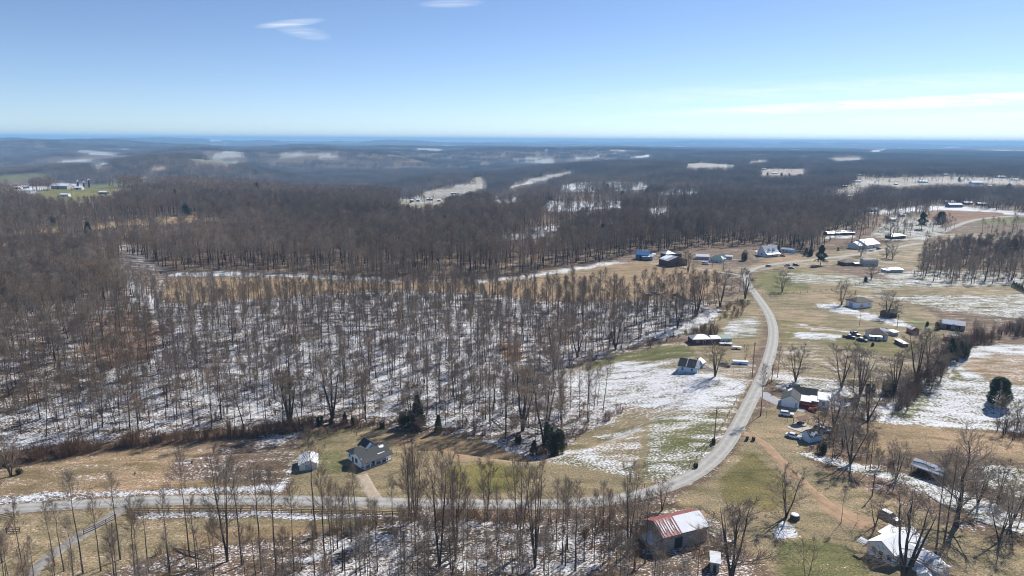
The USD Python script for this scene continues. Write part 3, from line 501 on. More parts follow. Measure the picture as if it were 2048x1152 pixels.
# ------------------------------------------------------------------ haze: the air between here and the horizon
hz = MB().box(-30000, 30000, -30000, 30000, -76, 150)
hv, hf = hz.arrays()
haze = usdkit.mesh(stage, '/World/haze', (hv, hf), usdkit.material(stage, '/World/Looks/haze_look', {'v': ('principled_volume', {'color': HAZE_COLOR, 'density': HAZE_DENSITY, 'anisotropy': 0.0})}, volume='v.volume'))
tag(haze.GetPrim(), 'thin blue winter haze over the far hills', None, None, 'stuff')

# ------------------------------------------------------------------ trees and shrubs
def branchy(seed, H, trunk_r, clear, limbs, spread, limb_len, lean=0.0, forks=1, twig_n=7, sub_n=6, wig=0.05, up=0.35, fine=1.0):
    """a bare tree: (trunk arrays, crown arrays); clear = clean bole as a share of the height"""
    rg = np.random.default_rng(seed); tr, cr = MB(), MB()
    tv, tf, tn = [], [], 0
    stems = []
    for f in range(forks):
        az = rg.uniform(0, 6.28) if forks == 1 else 6.28 * f / forks + rg.uniform(-.4, .4)
        n = 7; pts = [np.zeros(3)]; out = 0.0 if forks == 1 else rg.uniform(.08, .20) * H
        hh = H * (1 if f == 0 else rg.uniform(.8, .98))
        for i in range(1, n + 1):
            t = i / n
            fork_t = max(0, (t - .06)) if forks > 1 else 0
            p = np.array([math.cos(az) * out * fork_t ** .8 + lean * H * t, math.sin(az) * out * fork_t ** .8, hh * t])
            p[:2] += rg.normal(0, wig * H * .12, 2) * t
            pts.append(p)
        rad = [trunk_r * (1.25 if i == 0 else 1) * (1 - .93 * (i / n)) ** .85 * (1 if forks == 1 else .72) for i in range(n + 1)]
        for i in range(n): tr.tube(pts[i], pts[i + 1], rad[i], rad[i + 1], 6 if i < 4 else 4, cap=False)
        stems.append((np.array(pts), rad))
    def twig(p, d, L, r):
        q = p + d * L; a = np.cross(d, rg.normal(size=3)); a /= np.linalg.norm(a) + 1e-9
        m = p + d * L * .5 + rg.normal(0, .06 * L, 3)
        cr.add([p - a * r, p + a * r, m - a * r * .7, m + a * r * .7, q], [(0, 1, 3), (0, 3, 2), (2, 3, 4)])
    for pts, rad in stems:
        nl = max(4, int(limbs / len(stems)))
        for k in range(nl):
            t = clear + (1 - clear) * ((k + rg.uniform(0, .9)) / nl) ** .9; t = min(t, .985)
            i = min(int(t * 7), 6); u = t * 7 - i; p = pts[i] * (1 - u) + pts[i + 1] * u
            az = k * 2.4 + rg.uniform(-.5, .5); rel = (t - clear) / (1 - clear)
            L = limb_len * H * (1.0 - .62 * rel) * rg.uniform(.65, 1.2)
            el = up + (1.15 - up) * rel ** 1.3 + rg.normal(0, .12); d = np.array([math.cos(az) * math.cos(el) * spread, math.sin(az) * math.cos(el) * spread, math.sin(el)]); d /= np.linalg.norm(d)
            r0 = max(rad[i] * .42, .02 * fine); segs = 3; q = p
            for sgm in range(segs):
                e = q + d * L / segs; ra, rb = r0 * (1 - sgm / segs * .75), r0 * (1 - (sgm + 1) / segs * .75)
                cr.tube(q, e, ra, rb, 4 if sgm == 0 else 3, cap=False)
                for m in range(int(round(sub_n / segs + (.5 if sgm else -.7)))):
                    v = rg.uniform(.15, 1); b = q * (1 - v) + e * v; dd = d + rg.normal(0, .55, 3) + np.array([0, 0, .28]); dd /= np.linalg.norm(dd)
                    SL = L * rg.uniform(.3, .6) * (1.15 - .25 * sgm); e2 = b + dd * SL
                    cr.tube(b, e2, max(ra * .45, .018 * fine), .012 * fine, 3, cap=False)
                    for w in range(twig_n):
                        vv = rg.uniform(.1, 1); bb = b * (1 - vv) + e2 * vv; d3 = dd + rg.normal(0, .6, 3) + np.array([0, 0, .2]); d3 /= np.linalg.norm(d3)
                        twig(bb, d3, rg.uniform(.8, 2.0) * H / 20 * (1 if H > 8 else 1.5), .019 * fine)
                d = d + rg.normal(0, .16, 3) + np.array([0, 0, .10]); d /= np.linalg.norm(d); q = e
    return tr.arrays(), cr.arrays()
def evergreen(seed, H, R, shape, n, low=.06):
    """needle tree: trunk and a crown of small sprays inside an uneven outline"""
    rg = np.random.default_rng(seed); tr, cr = MB(), MB()
    tr.tube((0, 0, -.2), (0, 0, H * .5), H * .02, H * .013, 6); tr.tube((0, 0, H * .5), (0, 0, H * .95), H * .013, .02, 5)
    lob = [(rg.uniform(0, 6.28), rg.uniform(.1, .95), rg.uniform(.55, 1.3)) for _ in range(18)]
    if shape == 'egg':          # several tops grown together
        tops = [(0, 0, 0, 1.0, .62)] + [(math.cos(a) * R * q, math.sin(a) * R * q, 0, f, .36) for a, q, f in ((rg.uniform(0, 6.28), rg.uniform(.35, .72), rg.uniform(.5, .9)) for _ in range(7))]
        for _ in range(n):
            ox, oy, _z, f, rr_ = tops[int(rg.integers(len(tops)))]; t = rg.uniform(0, 1) ** .85; z = H * f * (low + (1 - low) * t); az = rg.uniform(0, 6.28)
            r = R * rr_ * (math.sqrt(max(0, 1 - (max(t - .3, 0) / .71) ** 2)) * (.7 + .3 * min(1, t / .3))) * rg.uniform(.12, 1.12) ** .5
            c = np.array([ox + math.cos(az) * r, oy + math.sin(az) * r, z]); o = np.array([math.cos(az), math.sin(az), rg.uniform(-.1, .9)]); s_ = rg.uniform(.3, .85) * H / 11
            a = np.cross(o, rg.normal(size=3)); a /= np.linalg.norm(a) + 1e-9
            cr.add([c - a * s_ * .3 - o * s_ * .4, c + a * s_ * .3 - o * s_ * .3, c + o * s_ + rg.normal(0, .1, 3)], [(0, 1, 2)])
        return tr.arrays(), cr.arrays()
    for _ in range(n):
        t = rg.uniform(0, 1) ** (.9 if shape == 'cone' else .75); z = H * (low + (1 - low) * t)
        prof = {'cone': (1 - t) ** .8 + .04, 'egg': math.sqrt(max(0, 1 - (max(t - .33, 0) / .68) ** 2)) * (.55 + .45 * min(1, t / .33)), 'dome': math.sqrt(max(0, 1 - (max(t - .25, 0) / .76) ** 2)) * (.6 + .4 * min(1, t / .25)), 'pine': (1 - t) ** .6 * (.75 + .35 * math.sin(t * 17 + seed)) + .05}[shape]
        az = rg.uniform(0, 6.28); k = 1.0
        for la, lz, lf in lob:
            k *= 1 + (lf - 1) * math.exp(-((math.cos(az - la) - 1) / .25) ** 2 - ((t - lz) / .16) ** 2)
        r = R * prof * k * rg.uniform(0, 1) ** .38
        c = np.array([math.cos(az) * r, math.sin(az) * r, z]); o = np.array([math.cos(az), math.sin(az), rg.uniform(-.25, .55)]); s_ = rg.uniform(.35, .8) * H / 11
        a = np.cross(o, rg.normal(size=3)); a /= np.linalg.norm(a) + 1e-9
        cr.add([c - a * s_ * .32 - o * s_ * .4, c + a * s_ * .32 - o * s_ * .3, c + o * s_ + rg.normal(0, .08, 3)], [(0, 1, 2)])
    return tr.arrays(), cr.arrays()
def shrub(seed, H, n, spread):
    rg = np.random.default_rng(seed); m = MB()
    for _ in range(n):
        az, out = rg.uniform(0, 6.28), rg.uniform(0, 1); b = np.array([math.cos(az), math.sin(az), 0]) * spread * out * .5
        d = np.array([math.cos(az) * .5 * out, math.sin(az) * .5 * out, 1.0]) + rg.normal(0, .15, 3); d /= np.linalg.norm(d); L = H * rg.uniform(.6, 1.05)
        m.tube(b - [0, 0, .1], b + d * L, .03, .012, 3, cap=False)
        for _ in range(8):
            v = rg.uniform(.25, 1); p = b + d * L * v; e = d + rg.normal(0, .5, 3); e /= np.linalg.norm(e); q = p + e * rg.uniform(.3, .9) * H / 3; a = np.cross(e, rg.normal(size=3)); a /= np.linalg.norm(a)
            m.add([p - a * .026, p + a * .026, q], [(0, 1, 2)])
    return m.arrays()
def merge(*ms):
    b = MB()
    for v, f in ms: b.add(v, f)
    return b.arrays()
KINDS = stage.CreateClassPrim('/World/kinds')
PROTO = {}
def kind(name, parts):
    p = '/World/kinds/' + name; UsdGeom.Xform.Define(stage, p)
    for part, arr, m in parts: usdkit.mesh(stage, f'{p}/{part}', arr, m)
    PROTO[name] = p
SLIM, WIDE = [], []
for i in range(9):
    t, c = branchy(100 + i, 20, .165 + .02 * (i % 3), .56 + .03 * (i % 4), 22, .8, .20, lean=(.0, .03, -.04, .02)[i % 4], twig_n=7, sub_n=5, up=.5)
    kind(f'slim_tree_{i}', [('trunk', t, BARK), ('crown', c, TWIG)]); SLIM.append((t, c))
for i in range(5):
    t, c = branchy(200 + i, 16, .32, .15, 34, 1.15, .42, forks=(3, 4, 3, 5, 4)[i], twig_n=10, sub_n=9, up=.26)
    kind(f'broad_tree_{i}', [('trunk', t, BARK), ('crown', c, TWIG)])
for i in range(4):
    WIDE.append(branchy(240 + i, 16, .26, .30 + .04 * i, 30, 1.15, .34, lean=(.03, -.02, .05, 0)[i], twig_n=7, sub_n=7, up=.30, wig=.10))
t, c = branchy(260, 15, .42, .10, 34, 1.1, .52, forks=1, twig_n=6, sub_n=8, up=.30, wig=.12); kind('spreading_tree_0', [('trunk', t, BARK), ('crown', c, TWIG)])
for i in range(3):
    t, c = branchy(300 + i, 7, .09, .22, 16, .9, .32, forks=(1, 2, 3)[i], twig_n=5, sub_n=5, up=.6, fine=.8); kind(f'young_tree_{i}', [('trunk', t, BARK), ('crown', c, TWIG)])
for nm, H_, R_, sh, n in (('cedar_0', 8, 2.0, 'cone', 1700), ('cedar_1', 8, 2.6, 'cone', 1900), ('round_evergreen_0', 10, 3.7, 'egg', 3600), ('pine_0', 15, 4.6, 'pine', 2600)):
    t, c = evergreen(len(nm) * 7 + 3, H_, R_, sh, n, .03 if sh != 'pine' else .16); kind(nm, [('trunk', t, BARK), ('crown', c, NEEDLE)])
t, c = evergreen(57, 10, 4.1, 'dome', 4200, .02); kind('domed_evergreen_0', [('trunk', t, BARK), ('crown', c, NEEDLE)])
t, c = evergreen(91, 8, 3.2, 'egg', 2200, .05); kind('olive_evergreen_0', [('trunk', t, BARK), ('crown', c, OLIVE)])
NOMINAL = dict(slim_tree=20, broad_tree=16, spreading_tree=15, young_tree=7, cedar=8, round_evergreen=10, domed_evergreen=10, pine=15, olive_evergreen=8)
def plant(proto, name, label, cat, base, H, group=None, rz=None, wide=1.0):
    k = H / NOMINAL[proto.rsplit('_', 1)[0]]
    p = UsdGeom.Xform.Define(stage, unique('/World', name)); pr = p.GetPrim()
    p.AddTranslateOp().Set(Gf.Vec3d(float(base[0]), float(base[1]), float(base[2]) - .08)); p.AddRotateZOp().Set(float(RNG.uniform(0, 360) if rz is None else rz)); p.AddScaleOp().Set(Gf.Vec3f(k * wide, k * wide, k))
    pr.GetReferences().AddInternalReference(PROTO[proto]); pr.SetInstanceable(True)
    tag(pr, label, cat, group); return pr
def instancer(name, arrs_mats, pos, rot, scl, idx, label, lean=0.0):
    p = UsdGeom.PointInstancer.Define(stage, unique('/World', name)); base = str(p.GetPath()); UsdGeom.Scope.Define(stage, base + '/kinds')
    tg = []
    for i, parts in enumerate(arrs_mats):
        q = f'{base}/kinds/kind_{i}'; UsdGeom.Xform.Define(stage, q)
        for nm, arr, m in parts: usdkit.mesh(stage, f'{q}/{nm}', arr, m)
        tg.append(Sdf.Path(q))
    p.CreatePrototypesRel().SetTargets(tg)
    n = len(pos); half = np.asarray(rot) / 2
    p.CreatePositionsAttr(Vt.Vec3fArray.FromNumpy(np.asarray(pos, np.float32)))
    tilt = RNG.normal(0, lean, (n, 2)) / 2 if lean else np.zeros((n, 2))
    p.CreateOrientationsAttr(Vt.QuathArray([Gf.Quath(float(math.cos(h)), float(a * math.cos(h) + b * math.sin(h)), float(b * math.cos(h) - a * math.sin(h)), float(math.sin(h))) for h, (a, b) in zip(half, tilt)]))
    sc = np.asarray(scl, np.float32); sc = np.repeat(sc[:, None], 3, 1) if sc.ndim == 1 else sc
    p.CreateScalesAttr(Vt.Vec3fArray.FromNumpy(sc)); p.CreateProtoIndicesAttr(Vt.IntArray.FromNumpy(np.asarray(idx, np.int32)))
    tag(p.GetPrim(), label, None, None, 'stuff'); return p

# where trees stand: woods near by (outlines of their feet), and the great wood beyond
def grid(x0, x1, y0, y1, s):
    X, Y = np.meshgrid(np.arange(x0, x1, s), np.arange(y0, y1, s)); n = X.size
    return (X.ravel() + RNG.uniform(-.48, .48, n) * s), (Y.ravel() + RNG.uniform(-.48, .48, n) * s)
def zone(pts, s):
    P = Polygon(at(pts)[:, :2]).buffer(0); b = P.bounds; x, y = grid(b[0], b[2], b[1], b[3], s); m = inside(P, x, y); return np.stack([x[m], y[m], height(x[m], y[m])], 1)
ROADPOLY = shapely.LineString(road_c[:, :2]).buffer(6.0)
# (outline of the feet, spacing, low height, high height)
WOODS = [
    ([(-300, 915), (0, 893), (300, 876), (600, 856), (640, 848), (800, 852), (870, 862), (980, 876), (1075, 898), (1130, 878), (1225, 815), (1130, 775), (1112, 748), (1150, 725), (1230, 703), (1300, 688), (1370, 655), (1420, 618), (1436, 604), (1400, 602), (1250, 602), (1100, 604), (980, 588), (750, 578), (600, 590), (450, 600), (340, 606), (262, 582), (236, 556), (60, 570), (-300, 590)], 4.9, 13, 20),
    ([(236, 556), (240, 500), (100, 504), (-300, 512), (-300, 592), (60, 572)], 6.0, 14, 20),
    ([(1850, 500), (1990, 494), (2300, 490), (2300, 572), (2040, 570), (1900, 568), (1830, 556), (1835, 530)], 6.5, 11, 16),
]
near = np.vstack([np.column_stack([z_, RNG.uniform(lo, hi, len(z_))]) for w_, s_, lo, hi in WOODS for z_ in (zone(w_, s_),)])
low = zone([(560, 1130), (700, 1068), (830, 1034), (960, 1036), (1080, 1052), (1300, 1050), (1330, 1110), (1440, 1160), (1440, 1420), (500, 1420)], 5.2)
low = low[shapely.distance(shapely.points(low[:, :2]), Polygon(at([(1290, 1120), (1300, 1020), (1420, 1020), (1430, 1090), (1440, 1180)])[:, :2])) > 3]
lowl = zone([(-100, 1120), (300, 1120), (560, 1110), (560, 1400), (-300, 1400)], 6.6)
# the great wood
x, y = grid(-1100, 1200, 380, 1050, 6.4); D = np.hypot(x, y)
pxy = proj(np.stack([x, y, height(x, y)], 1))
edge_y = np.interp(pxy[:, 0], [-300, 200, 240, 340, 620, 800, 1000, 1230, 1280, 1500, 1620, 1700, 1760, 1850, 1900, 2048, 2400], [512, 500, 505, 540, 544, 553, 552, 518, 506, 490, 506, 492, 478, 466, 462, 462, 470])
m = (pxy[:, 1] < edge_y) & (D < 1000) & (pxy[:, 0] > -260) & (pxy[:, 0] < 2300)
big = np.stack([x[m], y[m], height(x[m], y[m])], 1)
FARPX = [(c_, Polygon(p_)) for c_, s_, p_ in FAR]
def clear_of_fields(pos, H, keep_thin=.22):
    """leaves out what would stand on a clearing or between us and the sight of it"""
    ok = np.ones(len(pos), bool); q0 = proj(pos); q1 = proj(pos + np.stack([np.zeros(len(pos)), np.zeros(len(pos)), H * .95], 1)); u = RNG.uniform(0, 1, len(pos))
    for _, P in FARPX:
        for t in (0, .5, 1.0):
            q = q0 * (1 - t) + q1 * t; ok &= ~inside(P, q[:, 0], q[:, 1])
    for pts in THIN:
        P = Polygon(pts)
        for t in (0, .5, 1.0):
            q = q0 * (1 - t) + q1 * t; ok &= ~(inside(P, q[:, 0], q[:, 1]) & (u > keep_thin))
    return ok
bigH = RNG.uniform(15, 22, len(big)); ok = clear_of_fields(big, bigH)
town = Polygon([(1630, 500), (1640, 470), (1700, 455), (1780, 425), (1840, 430), (1880, 462), (1860, 500)])
q = proj(big); ok &= ~(inside(town, q[:, 0], q[:, 1]) & (RNG.uniform(0, 1, len(big)) > .33))
big, bigH = big[ok], bigH[ok]
forest = np.vstack([near, np.column_stack([big, bigH])])
gaps = fbm2(forest[:, 0], forest[:, 1], 26., 61, 2); clump = fbm2(forest[:, 0], forest[:, 1], 9., 63, 2)
nearw = np.hypot(forest[:, 0], forest[:, 1]) < 430
forest = forest[(gaps > -.24) & (RNG.uniform(0, 1, len(forest)) > np.where(nearw, .12 - .8 * clump, .06))]
for pts, sp_ in (([(1690, 384), (1710, 356), (1890, 355), (2060, 360), (2060, 372), (1860, 369), (1740, 372)], 34.), ([(1610, 391), (1700, 375), (1720, 386), (1660, 394)], 28.), ([(1740, 470), (1790, 428), (1850, 432), (1880, 450), (1890, 468), (1850, 482), (1782, 484)], 17.), ([(1510, 352), (1525, 340), (1615, 340), (1615, 352)], 60.), ([(1880, 450), (1935, 447), (1880, 468)], 14.), ([(1950, 460), (2060, 455), (2060, 468), (1960, 470)], 12.), ([(780, 404), (830, 402), (890, 402), (900, 408), (830, 416)], 26.), ([(70, 388), (200, 376), (240, 372), (230, 392), (100, 398)], 55.)):
    zz = zone(pts, sp_); forest = np.vstack([forest, np.column_stack([zz, RNG.uniform(9, 16, len(zz))])])
forest[:, 3] *= RNG.choice([1.0, 1.0, 1.0, 1.12, .8, .55], len(forest))
forest[:, :2] += RNG.normal(0, .8, (len(forest), 2)); forest[:, 2] = height(forest[:, 0], forest[:, 1])

# trees one can tell apart by their place: (foot, row of the tip, kind, label)
HERO = [
    (1572, 1035, 944, 'broad_tree_0', 'broad rounded bare tree on the lawn with a patch of snow at its foot', 'tree'),
    (1324, 1021, 968, 'broad_tree_2', 'small bare tree at the road edge behind the barn with the red roof', 'tree'),
    (1521, 832, 735, 'slim_tree_1', 'lone tall bare tree beside the road throwing a long shadow across it', 'tree'),
    (1430, 753, 686, 'broad_tree_1', 'thick trunked vase shaped bare tree beside the pale blue house', 'tree'),
    (1555, 755, 695, 'slim_tree_4', 'narrow bare tree on the road verge left of the pair behind the long white house', 'tree'),
    (1591, 763, 694, 'broad_tree_4', 'full bare tree standing just behind the long house with the white lean-to roof', 'tree'),
    (1683, 775, 695, 'broad_tree_0', 'leftmost bare tree of the row on the snow right of the long house', 'tree'),
    (1706, 786, 702, 'slim_tree_2', 'middle slender bare tree of the row on the snow right of the long house', 'tree'),
    (1720, 790, 700, 'broad_tree_3', 'wide forked bare tree ending the row on the snow right of the long house', 'tree'),
    (1736, 842, 752, 'broad_tree_2', 'dark bare tree at the near end of the snowy thicket', 'tree'),
    (1667, 858, 790, 'broad_tree_1', 'wide bare tree beside the parked vehicles and the small gabled shed', 'tree'),
    (1640, 872, 815, 'broad_tree_2', 'low bushy bare tree right behind the concrete slab', 'tree'),
    (1490, 598, 542, 'broad_tree_3', 'big spreading bare tree beside the road where it bends out of sight', 'tree'),
    (1479, 584, 541, 'slim_tree_5', 'narrow bare tree left of the big one at the road bend', 'tree'),
    (1440, 614, 546, 'broad_tree_0', 'round bare tree at the right end of the hillside wood', 'tree'),
    (1431, 612, 560, 'slim_tree_0', 'thin bare tree leaning against the round one at the end of the hillside wood', 'tree'),
    (1393, 632, 552, 'broad_tree_4', 'bare tree at the snowy corner of the hillside wood', 'tree'),
    (1564, 584, 544, 'broad_tree_2', 'lone oval bare tree on the green field beyond the bend', 'tree'),
    (1683, 610, 565, 'broad_tree_4', 'lone round bare tree left of the white shed with the dark roof', 'tree'),
    (1709, 601, 582, 'young_tree_0', 'small bare tree behind the white shed with the dark roof', 'tree'),
    (1719, 652, 612, 'slim_tree_7', 'thin bare tree on the snowy yard below the white shed', 'tree'),
    (1774, 633, 584, 'broad_tree_1', 'dense bare tree beside the dark open shed', 'tree'),
    (1791, 630, 602, 'broad_tree_3', 'smaller bare tree right behind the dark open shed', 'tree'),
    (1790, 783, 706, 'broad_tree_3', 'tall forked bare tree in the middle of the field thicket', 'tree'),
    (1771, 812, 745, 'slim_tree_3', 'thin bare tree at the snowy left edge of the field thicket', 'tree'),
    (1832, 762, 668, 'broad_tree_0', 'tallest dark bare tree of the thicket along the field', 'tree'),
    (1856, 752, 668, 'broad_tree_2', 'second tall dark bare tree of the thicket along the field', 'tree'),
    (1876, 738, 690, 'broad_tree_1', 'low bare tree in the thicket left of the dark cedar', 'tree'),
    (1701, 928, 838, 'broad_tree_4', 'big bare tree on the snow strip below the small gabled shed', 'tree'),
    (1731, 938, 868, 'slim_tree_6', 'left one of two thin bare trees on the snow strip', 'tree'),
    (1740, 940, 866, 'slim_tree_8', 'right one of two thin bare trees on the snow strip', 'tree'),
    (1664, 922, 858, 'slim_tree_2', 'thin bare tree at the left end of the snow strip', 'tree'),
    (1792, 958, 892, 'broad_tree_2', 'branching bare tree left of the open shed with the snowy roof', 'tree'),
    (1774, 948, 905, 'slim_tree_0', 'slight bare tree between the pair and the open shed', 'tree'),
    (1912, 1052, 880, 'spreading_tree_0', 'huge dark spreading bare tree with a long forked shadow', 'tree'),
    (1871, 1108, 925, 'slim_tree_1', 'left of the two straight dark trunks right of the white house', 'tree'),
    (1886, 1100, 905, 'slim_tree_4', 'right of the two straight dark trunks right of the white house', 'tree'),
    (1806, 1164, 985, 'broad_tree_3', 'many stemmed bare tree in front of the white house', 'tree'),
    (1750, 1053, 998, 'broad_tree_0', 'small bare tree behind the corner of the white house', 'tree'),
    (1682, 1046, 980, 'slim_tree_3', 'thin bare tree beside the end of the dirt drive', 'tree'),
    (1462, 1160, 1010, 'broad_tree_3', 'vase shaped many stemmed bare tree beside the small snowy shed', 'tree'),
    (1612, 1172, 1078, 'young_tree_1', 'thin young bare tree at the bottom of the green lawn', 'tree'),
    (2021, 1052, 968, 'broad_tree_1', 'bare tree at the right edge above the snow strip', 'tree'),
    (1998, 1084, 1002, 'broad_tree_2', 'leaning bare tree with snow about its foot near the right edge', 'tree'),
    (2042, 1036, 940, 'slim_tree_5', 'tall bare tree at the far right edge', 'tree'),
    (1955, 1010, 930, 'broad_tree_4', 'bare tree right behind the huge spreading one', 'tree'),
    (1995, 860, 795, 'slim_tree_7', 'thin bare tree just below the lone round evergreen', 'tree'),
    (22, 952, 880, 'broad_tree_0', 'round bare tree at the left edge of the brown field', 'tree'),
    (606, 866, 745, 'slim_tree_1', 'tall bare tree at the corner of the brown field', 'tree'),
    (580, 850, 742, 'broad_tree_4', 'bare tree with the wide crown left of the low cedars', 'tree'),
    (665, 838, 715, 'broad_tree_2', 'wide bare tree with a round crown above the low cedars', 'tree'),
    (826, 860, 772, 'broad_tree_1', 'dark bare tree beside the big cedar at the wood edge', 'tree'),
    (1045, 862, 735, 'broad_tree_3', 'bare tree in the snowy draw left of the dark evergreen', 'tree'),
    (1088, 888, 755, 'broad_tree_2', 'brown crowned bare tree above the dark evergreen in the draw', 'tree'),
    (1110, 740, 645, 'broad_tree_1', 'big bare tree at the left tip of the snowy field', 'tree'),
    (1155, 715, 640, 'broad_tree_0', 'dark bare tree on the wood edge above the snowy field', 'tree'),
    (1231, 698, 630, 'broad_tree_4', 'leaning bare tree on the wood edge above the snowy field', 'tree'),
    (1355, 655, 585, 'broad_tree_2', 'bare tree over the corner of the snowy hillside', 'tree'),
    (1490, 724, 690, 'young_tree_2', 'bushy bare clump behind the parked trailer', 'tree'),
    (1420, 676, 640, 'broad_tree_4', 'bare tree behind the long low house with the green roof', 'tree'),
    (1722, 512, 485, 'broad_tree_2', 'bare tree on the snow beside the far road', 'tree'),
    (1785, 518, 492, 'broad_tree_0', 'left of two bare trees on the snow below the far road', 'tree'),
    (1773, 516, 490, 'broad_tree_3', 'right hand neighbour of the bare tree below the far road', 'tree'),
    (1742, 560, 528, 'broad_tree_1', 'bare tree in front of the dark house beside the far road', 'tree'),
    (1782, 480, 440, 'broad_tree_4', 'pale spreading bare tree among the far houses', 'tree'),
    (1470, 1080, 1018, 'broad_tree_1', 'bare tree between the red roofed barn and the lawn', 'tree'),
    (1376, 545, 505, 'broad_tree_0', 'bare tree behind the brown barn with the white roof', 'tree'),
    (1538, 492, 462, 'broad_tree_3', 'tall wide bare tree rising behind the steep roofed house', 'tree'),
    # evergreens
    (1995, 809, 755, 'domed_evergreen_0', 'lone rounded dark evergreen on the snowy field at the right', 'evergreen'),
    (1105, 907, 846, 'round_evergreen_0', 'bulky dark evergreen at the mouth of the draw', 'evergreen'),
    (1124, 893, 862, 'cedar_1', 'small dark evergreen against the right of the bulky one', 'evergreen'),
    (1068, 908, 880, 'cedar_1', 'low dark evergreen left of the bulky one in the draw', 'evergreen'),
    (1036, 886, 868, 'round_evergreen_0', 'small round dark evergreen on the edge of the draw', 'evergreen'),
    (877, 863, 829, 'cedar_0', 'small pointed cedar standing alone at the wood edge', 'evergreen'),
    (836, 852, 790, 'cedar_0', 'big dark cedar at the wood edge behind the farmhouse', 'evergreen'),
    (812, 852, 818, 'round_evergreen_0', 'dense dark cedar left of the big one', 'evergreen'),
    (836, 862, 846, 'olive_evergreen_0', 'little olive bush in front of the big cedar', 'evergreen'),
    (764, 856, 842, 'round_evergreen_0', 'little dark bush at the edge of the yard field', 'evergreen'),
    (640, 850, 830, 'round_evergreen_0', 'left one of the low cedars under the wide bare tree', 'evergreen'),
    (662, 848, 834, 'round_evergreen_0', 'middle one of the low cedars under the wide bare tree', 'evergreen'),
    (690, 846, 824, 'cedar_0', 'right one of the low cedars under the wide bare tree', 'evergreen'),
    (710, 850, 830, 'olive_evergreen_0', 'olive low evergreen ending the row of low cedars', 'evergreen'),
    (40, 948, 932, 'olive_evergreen_0', 'little olive bush right of the round bare tree on the left', 'evergreen'),
    (1641, 530, 490, 'pine_0', 'big dark pine beside the far road', 'evergreen'),
    (1612, 511, 495, 'cedar_1', 'left of two small dark evergreens near the far road', 'evergreen'),
    (1621, 512, 496, 'round_evergreen_0', 'right of two small dark evergreens near the far road', 'evergreen'),
    (1489, 521, 500, 'olive_evergreen_0', 'round olive evergreen between the far houses', 'evergreen'),
    (1557, 505, 490, 'cedar_0', 'dark cedar between the steep roofed house and the long white one', 'evergreen'),
    (1843, 458, 424, 'pine_0', 'spreading dark pine among the far houses', 'evergreen'),
    (1881, 447, 423, 'domed_evergreen_0', 'big round dark evergreen beside the orange field', 'evergreen'),
    (2026, 500, 478, 'domed_evergreen_0', 'round dark evergreen at the right edge', 'evergreen'),
    (1731, 563, 552, 'round_evergreen_0', 'tiny round evergreen on the snow above the lone round tree', 'evergreen'),
    (1900, 722, 676, 'cedar_1', 'dark cedar at the end of the thicket below the red shed', 'evergreen'),
    (1927, 714, 678, 'round_evergreen_0', 'dark bulky evergreen in the thicket behind the cedar', 'evergreen'),
    (1776, 786, 756, 'round_evergreen_0', 'small dark evergreen beside the tall forked bare tree', 'evergreen'),
    (1740, 788, 764, 'round_evergreen_0', 'small dark evergreen on the snow by the row of bare trees', 'evergreen'),
    (1877, 658, 640, 'olive_evergreen_0', 'pale olive tree at the left end of the grey barn', 'evergreen'),
    (1854, 652, 642, 'round_evergreen_0', 'tiny dark bush left of the grey barn', 'evergreen'),
    (1745, 692, 684, 'round_evergreen_0', 'tiny dark bush in front of the house with the porch', 'evergreen'),
    (1427, 888, 875, 'round_evergreen_0', 'upper of two little dark bushes along the road fence', 'evergreen'),
    (1391, 936, 924, 'round_evergreen_0', 'lower of two little dark bushes along the road fence', 'evergreen'),
    (629, 1075, 1050, 'cedar_0', 'little dark cedar in the wood below the road', 'evergreen'),
    (714, 1068, 1048, 'cedar_0', 'little dark cedar at the foot of a tall trunk below the road', 'evergreen'),
    (1642, 905, 880, 'olive_evergreen_0', 'dark olive thicket below the small gabled shed', 'evergreen'),
    (1676, 502, 494, 'cedar_1', 'small dark evergreen below the far wood', 'evergreen'),
    (270, 948, 944, 'round_evergreen_0', 'tiny dark bush low in the brown field', 'bush'),
    (384, 926, 921, 'round_evergreen_0', 'tiny dark bush high in the brown field', 'bush'),
    (480, 945, 941, 'round_evergreen_0', 'tiny dark bush right in the brown field', 'bush'),
    (404, 520 - 62, 448, 'cedar_1', 'dark cedar in the wood behind the field strip', 'evergreen'),
    (428, 462, 450, 'round_evergreen_0', 'second dark evergreen in the wood behind the field strip', 'evergreen'),
    (1700, 450, 430, 'cedar_0', 'dark cedar among the wood left of the far houses', 'evergreen'),
    (106, 446, 432, 'round_evergreen_0', 'dark evergreen in the wood above the left field strip', 'evergreen'),
    (322, 548, 543, 'cedar_0', 'dot of dark cedar by the trail', 'evergreen'),
    (667, 550, 540, 'cedar_1', 'small dark cedar on the snow strip behind the field', 'evergreen'),
]
HB = at([(h[0], h[1]) for h in HERO])
for (px, py, top, kd, label, cat), b in zip(HERO, HB):
    nm = {'slim_tree': 'bare_tree', 'broad_tree': 'broad_bare_tree', 'spreading_tree': 'spreading_bare_tree', 'young_tree': 'young_bare_tree'}.get(kd.rsplit('_', 1)[0], 'bush' if cat == 'bush' else 'evergreen_tree')
    plant(kd, nm, label, cat, b, tall(b, top), wide=1.4 if kd.startswith('broad') else 1.1 if kd.startswith('slim') else 1.0)
# hedge row of young evergreens at the right edge
for k, b in enumerate(at([(2026 + 5.5 * i, 574 + 2.6 * i) for i in range(9)])):
    plant('cedar_1', 'evergreen_tree', 'young dark evergreen in the planted row at the right edge', 'evergreen', b, 4.0, 'planted row of young evergreens')
